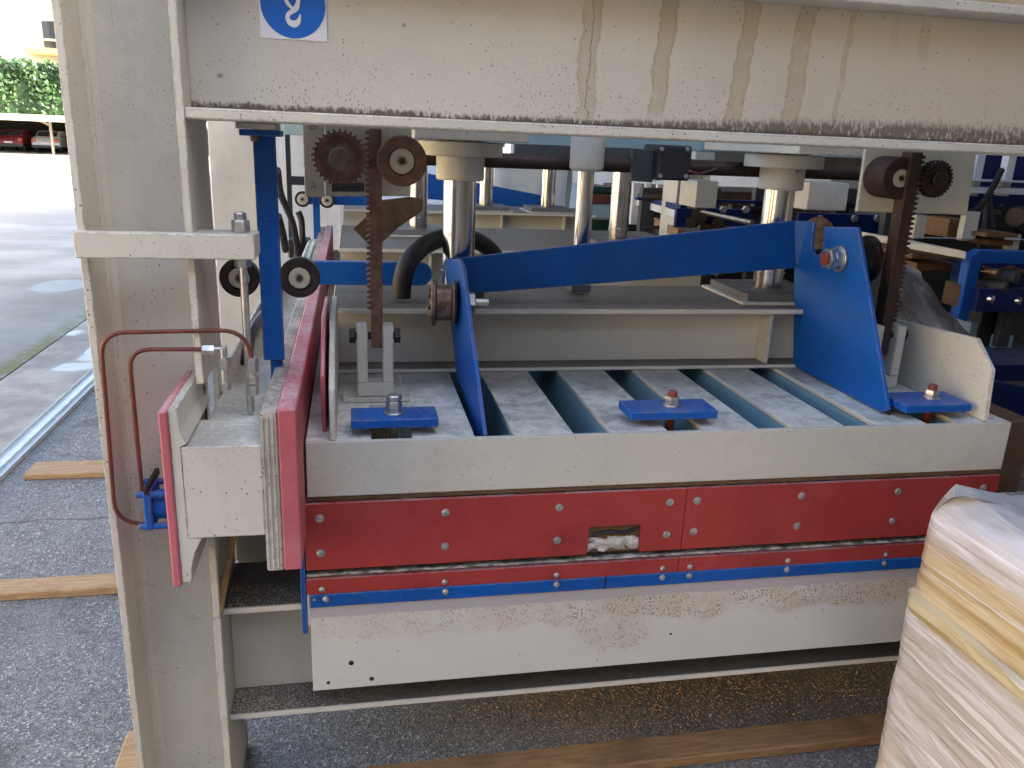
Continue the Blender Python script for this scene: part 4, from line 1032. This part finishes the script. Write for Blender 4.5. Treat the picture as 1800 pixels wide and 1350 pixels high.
for x_, y0_, y1_, Y_ in ((1118, 322, 395, 6.0), (1148, 372, 425, 5.6), (1168, 376, 425, 5.4), (1160, 325, 352, 6.2), (1185, 325, 356, 6.2), (1204, 328, 360, 6.2), (1140, 322, 345, 6.4)):
    pbox(x_-4, y0_, x_+4, y1_, Y_, .04, 'white', 'post', cv)
obj('drive_rod', B().tube([at(1232, 372, Y=4.35), at(1322, 392, Y=3.4)], .012, 8), M['spool'], cv)
for (x_, y_) in ((1270, 358), (1310, 358)): obj('bolt', hexa(B(), at(x_, y_+10, Y=4.39), (0, -1, 0), .022, .02), M['zinc'], cv)
for (x_, y_, r_) in ((1230, 380, .045), (1215, 392, .03), (1262, 396, .04), (1240, 402, .03)): obj('gear_motor', B().cyl(at(x_, y_, Y=4.34), at(x_, y_, Y=4.34)+Vector((.02, .05, 0)), r_, 18), M['darksteel'], cv)
pbox(1405, 374, 1562, 440, 4.3, .03, 'navy', 'side_plate', cv)
pbox(1562, 350, 1606, 440, 4.1, .05, 'darkgrey', 'guard', cv)
for q_ in (1440, 1500, 1540): obj('bolt', hexa(B(), at(q_, 384, Y=4.29), (0, -1, 0), .022, .02), M['zinc'], cv)
obj('drive_wheel', B().cyl(at(1437, 410, Y=4.28), at(1437, 410, Y=4.22), .09, 24), M['spool'], cv)
pbox(1195, 398, 1330, 440, 4.9, .5, 'black', 'drive_cabinet', cv)
# green drum machine and teal frame behind
gm = thing('green_machine', 'dark green machine with pale teal rail far behind the slender rod', 'machine', (2.0, 7, 0))
pbox(1040, 328, 1078, 342, 6.8, .5, 'darkgreen', 'drum_cover', gm, .03)
pbox(1035, 343, 1125, 360, 6.6, .4, 'brownpipe', 'beam', gm)
pbox(1036, 362, 1180, 386, 6.4, .3, 'teal', 'rail', gm)
pbox(1036, 386, 1200, 440, 6.6, .4, 'darkgreen', 'base', gm)
# silver wrapped bale and blue chute
sbale = B().grid(lambda u, v: Vector((at(860, 300, Y=6.6).x+.85*u, 6.6+.05*noise.noise(Vector((u*9, v*7, 1))), .95+.75*v)), 40, 24)
pz = at(860, 288, Y=6.6); bx = B().box(at(858, 300, Y=6.6).x, at(1008, 300, Y=6.6).x, 6.6, 7.4, .3, pz.z+.05, .05); sbale.bm.free()
bmesh.ops.subdivide_edges(bx.bm, edges=bx.bm.edges[:], cuts=10, use_grid_fill=True)
for v in bx.bm.verts: v.co += Vector((1, 1, 1))*.03*noise.noise(v.co*7)+Vector((0, 1, 0))*.02*noise.noise(v.co*20)
tag(obj('wrapped_bale', bx, M['galv']), 'silver foil wrapped bale far behind between the thin cylinder rods', 'wrapped bale')
bc = [at(752, 305, Y=6.0), at(960, 345, Y=6.0), at(960, 368, Y=6.0), at(752, 350, Y=6.0)]
tag(obj('chute', B().prism(bc, (0, .05, 0)), BL), 'blue sloping chute panel below the silver bale', 'chute')
wc = [at(1000, 290, Y=6.3), at(1008, 290, Y=6.3), at(1008, 380, Y=6.3), at(985, 380, Y=6.3)]
# cardboard sheet leaning behind the left rack
cs = [at(x, y, Y=3.3) for x, y in ((621, 402), (652, 374), (672, 352), (722, 346), (744, 350), (742, 372), (700, 400), (662, 436), (648, 430))]
tag(obj('cardboard_sheet', B().prism(cs, (0, .02, .0)), M['cardboard_dark']), 'torn brown cardboard piece leaning behind the left toothed rack', 'cardboard')
q0, q1 = at(372, 240, Y=9), at(606, 240, Y=9)
tag(obj('white_container', B().box(q0.x, q1.x, 9, 12, 0, 2.6, .01), M['white']), 'white container wall seen in the gap left of the gear plate', 'container')  # white panel added for the blown-out brightness in the gap
# shelving frame behind left, pale with dark openings
rk = thing('rear_frame', 'pale steel frame with dark openings behind the left rack', 'steel frame', (.3, 5.6, 0))
pbox(596, 362, 770, 372, 5.7, .05, 'white', 'top_rail', rk)
pbox(596, 418, 770, 432, 5.7, .1, 'cream', 'lower_rail', rk)
pbox(596, 362, 606, 480, 5.68, .05, 'white', 'upright', rk)
pbox(606, 373, 772, 470, 5.8, .4, 'interior', 'dark_box', rk)
b_ = pbox(640, 398, 700, 416, 5.2, .3, 'navy', 'blue_crate', rk)

# big machine at the right edge
rm = thing('processing_machine', 'navy machine with rounded bracket, pipes and motor at the right edge behind the platen', 'machine', (3.2, 3.4, 0))
br = []
Yq = 3.0
outer = [at(1685, 560, Y=Yq), at(1706, 452, Y=Yq), at(1722, 440, Y=Yq), at(1900, 444, Y=Yq), at(1900, 470, Y=Yq), at(1726, 462, Y=Yq), at(1702, 566, Y=Yq)]
obj('curved_bracket', B().prism(outer, (0, .05, 0), .004), BL, rm)
pbox(1703, 462, 1900, 520, Yq+.15, .1, 'navy', 'back_plate', rm)
pbox(1690, 500, 1728, 540, Yq+.02, .1, 'cardboard', 'wood_packing', rm)
pbox(1722, 508, 1900, 548, Yq-.04, .06, 'navy', 'lower_plate', rm)
for x_, y_, r_, m_ in ((1748, 527, .022, 'chrome'), (1796, 530, .020, 'chrome'), (1757, 480, .018, 'spool'), (1790, 490, .032, 'darkgrey'), (1772, 505, .025, 'darkgrey')):
    p = at(x_, y_, Y=Yq-.05); q_ = p+Vector((-.05, .10, 0))
    obj('roller_end', B().lathe([(0, r_*.45), (.004, r_*.9), (.006, r_), (.12, r_), (.12, 0), (.012, 0), (.012, r_*.45)], p, (-.05, .10, 0), 20), M[m_], rm)
obj('pipe', B().tube(rounded([at(1725, 470, Y=Yq), at(1750, 478, Y=Yq), at(1775, 470, Y=Yq), at(1800, 480, Y=Yq)], .02), .012, 8), M['spool'], rm)
pbox(1728, 548, 1765, 640, Yq+.05, .2, 'black', 'leg', rm)
pbox(1764, 548, 1772, 610, Yq, .03, 'darkgrey', 'strut', rm)
pbox(1770, 548, 1900, 650, Yq+.3, .3, 'darkgrey', 'housing', rm)
pbox(1752, 590, 1772, 640, Yq+.02, .04, 'teal', 'lever_plate', rm)
pbox(1708, 568, 1728, 604, Yq+.06, .1, 'teal', 'valve', rm)
fl = [at(1715, 640, Y=2.6), at(1900, 690, Y=2.6), at(1900, 800, Y=2.6), at(1770, 745, Y=2.6), at(1735, 735, Y=2.6)]
pf = pbox(1730, 642, 1900, 668, 2.75, .5, 'navy', 'base_beam', rm)
obj('base_ramp', B().prism([at(1735, 668, Y=2.5), at(1900, 700, Y=2.5), at(1900, 790, Y=2.5), at(1738, 736, Y=2.5)], (0, .05, 0), .003), M['navy'], rm)
# cardboard beside the platen's right end
tag(obj('cardboard_box', B().box(1.60, 1.73, 1.70, 2.1, .35, .955, .003), M['cardboard']), 'brown cardboard box just right of the platen corner', 'box')

# white racking with blue panels, upper right
wr = thing('white_racking', 'white posts and rails with navy panels and black hoses, upper right behind the gear', 'racking', (3.0, 3.8, 0))
Yw = 3.9
for x_ in (1695, 1727, 1782): 
    a_, c_ = at(x_-7, 272, Y=Yw), at(x_+7, 272, Y=Yw); d_ = at(x_-8, 345, Y=Yw)
    obj('post', B().box(a_.x, c_.x, Yw, Yw+.05, d_.z, 1.62, .002), M['white'], wr)
pbox(1640, 316, 1900, 322, Yw-.06, .12, 'white', 'rail', wr)
pbox(1640, 326, 1900, 346, Yw-.05, .10, 'white', 'rail', wr)
pbox(1640, 268, 1900, 372, Yw+.2, .05, 'navy', 'panel', wr)
pbox(1600, 372, 1900, 660, Yw+.6, .05, 'black', 'back_panel', wr)  # black sheet put in for the shade behind the machines
for p_ in ([(1650, 418, 3.7), (1680, 395, 3.7), (1720, 368, 3.7), (1740, 340, 3.75), (1765, 290, 3.8)], [(1722, 440, 3.7), (1732, 400, 3.7), (1736, 350, 3.75)], [(1760, 360, 3.7), (1780, 400, 3.7), (1800, 412, 3.7), (1830, 420, 3.7)], [(1738, 350, 3.75), (1745, 395, 3.7), (1744, 440, 3.7)]):
    P_ = [at(x, y, Y=Y_) for x, y, Y_ in p_]; P2 = []
    for i in range(len(P_)-1):
        for k in range(6): P2.append(P_[i].lerp(P_[i+1], k/6))
    for _ in range(4): P2 = [P2[0]]+[(P2[i-1]+P2[i]*2+P2[i+1])/4 for i in range(1, len(P2)-1)]+[P2[-1]]
    obj('hose', B().tube(P2, .016, 8), M['rubber'], wr)
obj('motor', B().cyl(at(1785, 382, Y=3.6), at(1785, 382, Y=3.6)+Vector((.15, .06, 0)), .055, 20, .008), M['darksteel'], wr)
# pale trestle with boards
tr = thing('trestle_table', 'low pale steel trestle holding stacked boards, right of the toothed rack', 'trestle', (2.7, 3.5, 0))
Yt = 3.5
pbox(1628, 362, 1690, 376, Yt, .05, 'cream', 'rail', tr)
pbox(1612, 378, 1624, 420, Yt, .04, 'cream', 'leg', tr)
pbox(1700, 372, 1714, 424, Yt, .04, 'cream', 'leg', tr)
pbox(1778, 412, 1790, 440, Yt, .04, 'cream', 'leg', tr)
pbox(1612, 418, 1900, 424, Yt-.02, .04, 'white', 'rail', tr)
a_, c_ = at(1596, 424, Y=3.3), at(1700, 442, Y=2.95)
obj('table_edge', B().prism([a_, c_, c_+Vector((0, 0, -.032)), a_+Vector((0, 0, -.032))], (.02, .4, 0), .002), CR, tr)
pbox(1670, 385, 1702, 418, Yt+.1, .2, 'browntimber', 'board_stack', tr)
for k, (x0, y0_, x1, y1_) in enumerate(((1604, 446, 1690, 456), (1612, 462, 1662, 476), (1655, 464, 1690, 478), (1735, 410, 1790, 418), (1740, 422, 1780, 432))):
    pbox(x0, y0_, x1, y1_, 3.25+.05*k, .5, 'browntimber', 'board', tr)
# crumpled plastic film hanging over a rod
def drape(u, v):
    x0 = at(1584+30*u, 462+16*u, Y=2.85); x1 = at(1560+146*u, 612-20*u, Y=2.6)
    p = x0.lerp(x1, v); return p+Vector((.02*noise.noise(p*14), .07*noise.noise(p*8), .02*noise.noise(p*11)))
o = tag(obj('plastic_film', B().grid(drape, 26, 26), M['greyfilm']), 'crumpled cloudy plastic film draped behind the white gusset on the right', 'plastic film')
sm = o.modifiers.new('thickness', 'SOLIDIFY'); sm.thickness = .004
obj_ = tag(obj('storage_cabinet', B().box(4.0, 6.0, 5.5, 6.5, 0, 1.45, .01), M['darkgrey']), 'dark grey cabinet in the dim background at the right', 'cabinet')
mf = thing('tube_frame_machine', 'dark cluttered machine of posts, shafts and motors far behind the blue sloping bar', 'machine', (3.0, 5.3, 0))
rq = random.Random(3)
for k in range(26):
    x_ = rq.uniform(1110, 1640); y_ = rq.uniform(335, 480); hh = rq.uniform(8, 45); ww = rq.uniform(4, 26)
    pbox(x_, y_, x_+ww, y_+hh, rq.uniform(4.9, 6.2), rq.uniform(.05, .3), rq.choice(['black', 'darkgrey', 'navy', 'darkgreen', 'teal', 'spool', 'darksteel', 'black']), rq.choice(['frame_bar', 'motor_block', 'cover']), mf)
for x_ in (1130, 1225, 1330, 1450, 1580): pbox(x_, 330, x_+9, 640, 5.4, .06, 'darkgrey', 'post', mf)
pbox(1120, 352, 1640, 362, 5.38, .05, 'navy', 'cross_rail', mf); pbox(1120, 418, 1640, 426, 5.38, .05, 'darkgrey', 'cross_rail', mf)
for k in range(10):
    x_ = rq.uniform(1110, 1600); y_ = rq.uniform(340, 470); p = at(x_, y_, Y=5.0)
    obj('shaft', B().cyl(p, p+Vector((rq.uniform(.2, .6), rq.uniform(-.2, .2), rq.uniform(-.05, .05))), rq.uniform(.01, .03), 10), M[rq.choice(['spool', 'darksteel', 'zinc', 'rustdark'])], mf)
pbox(1100, 395, 1660, 560, 6.3, .05, 'black', 'rear_sheet', mf)
tag(obj('board_pile', B().box(2.6, 5.0, 7.5, 8.5, 0, 1.2, .01), M['oldboards']), 'pile of brown boards in the background behind the conveyor', 'board pile')

cb = B()
for k in range(2600):
    x_ = rnd.gauss(.95, .40); y_ = rnd.gauss(1.98, .16)
    if not (.0 < x_ < 2.2 and 1.5 < y_ < 2.9): continue
    L_ = rnd.uniform(.001, .0045); W_ = rnd.uniform(.001, .0025); a = rnd.uniform(0, 6.3); t_ = rnd.uniform(-.3, .3)
    d = Vector((math.cos(a), math.sin(a), t_*.3)); n_ = Vector((-math.sin(a), math.cos(a), 0)); c_ = Vector((x_, y_, .004))
    vs = [cb.bm.verts.new(c_+d*L_*i_+n_*W_*j_) for i_, j_ in ((-1, -1), (1, -1), (1, 1), (-1, 1))]
    top = cb.bm.verts.new(c_+Vector((0, 0, .003)))
    for i_ in range(4): cb.bm.faces.new((vs[i_], vs[(i_+1) % 4], top))
tag(obj('wood_chips', cb, M['timber'], smooth=False), 'wood chips and sawdust scattered on the asphalt under the press', 'wood chips', kind='stuff')
sb_ = B()
for k in range(1500):
    x_ = rnd.uniform(-1.55, 2.4); y_ = rnd.uniform(1.15, 4.2); s_ = rnd.uniform(.0015, .0055)
    vs = [sb_.bm.verts.new(Vector((x_, y_, .002))+Vector((math.cos(a)*s_*rnd.uniform(.7, 1.3), math.sin(a)*s_*rnd.uniform(.7, 1.3), 0))) for a in (0, 1.3, 2.5, 3.8, 5.0)]
    top = sb_.bm.verts.new((x_, y_, .002+s_))
    for i_ in range(5): sb_.bm.faces.new((vs[i_], vs[(i_+1) % 5], top))
tag(obj('grit', sb_, M['concrete'], smooth=False), 'pale grit lying loose on the asphalt', 'grit', kind='stuff')
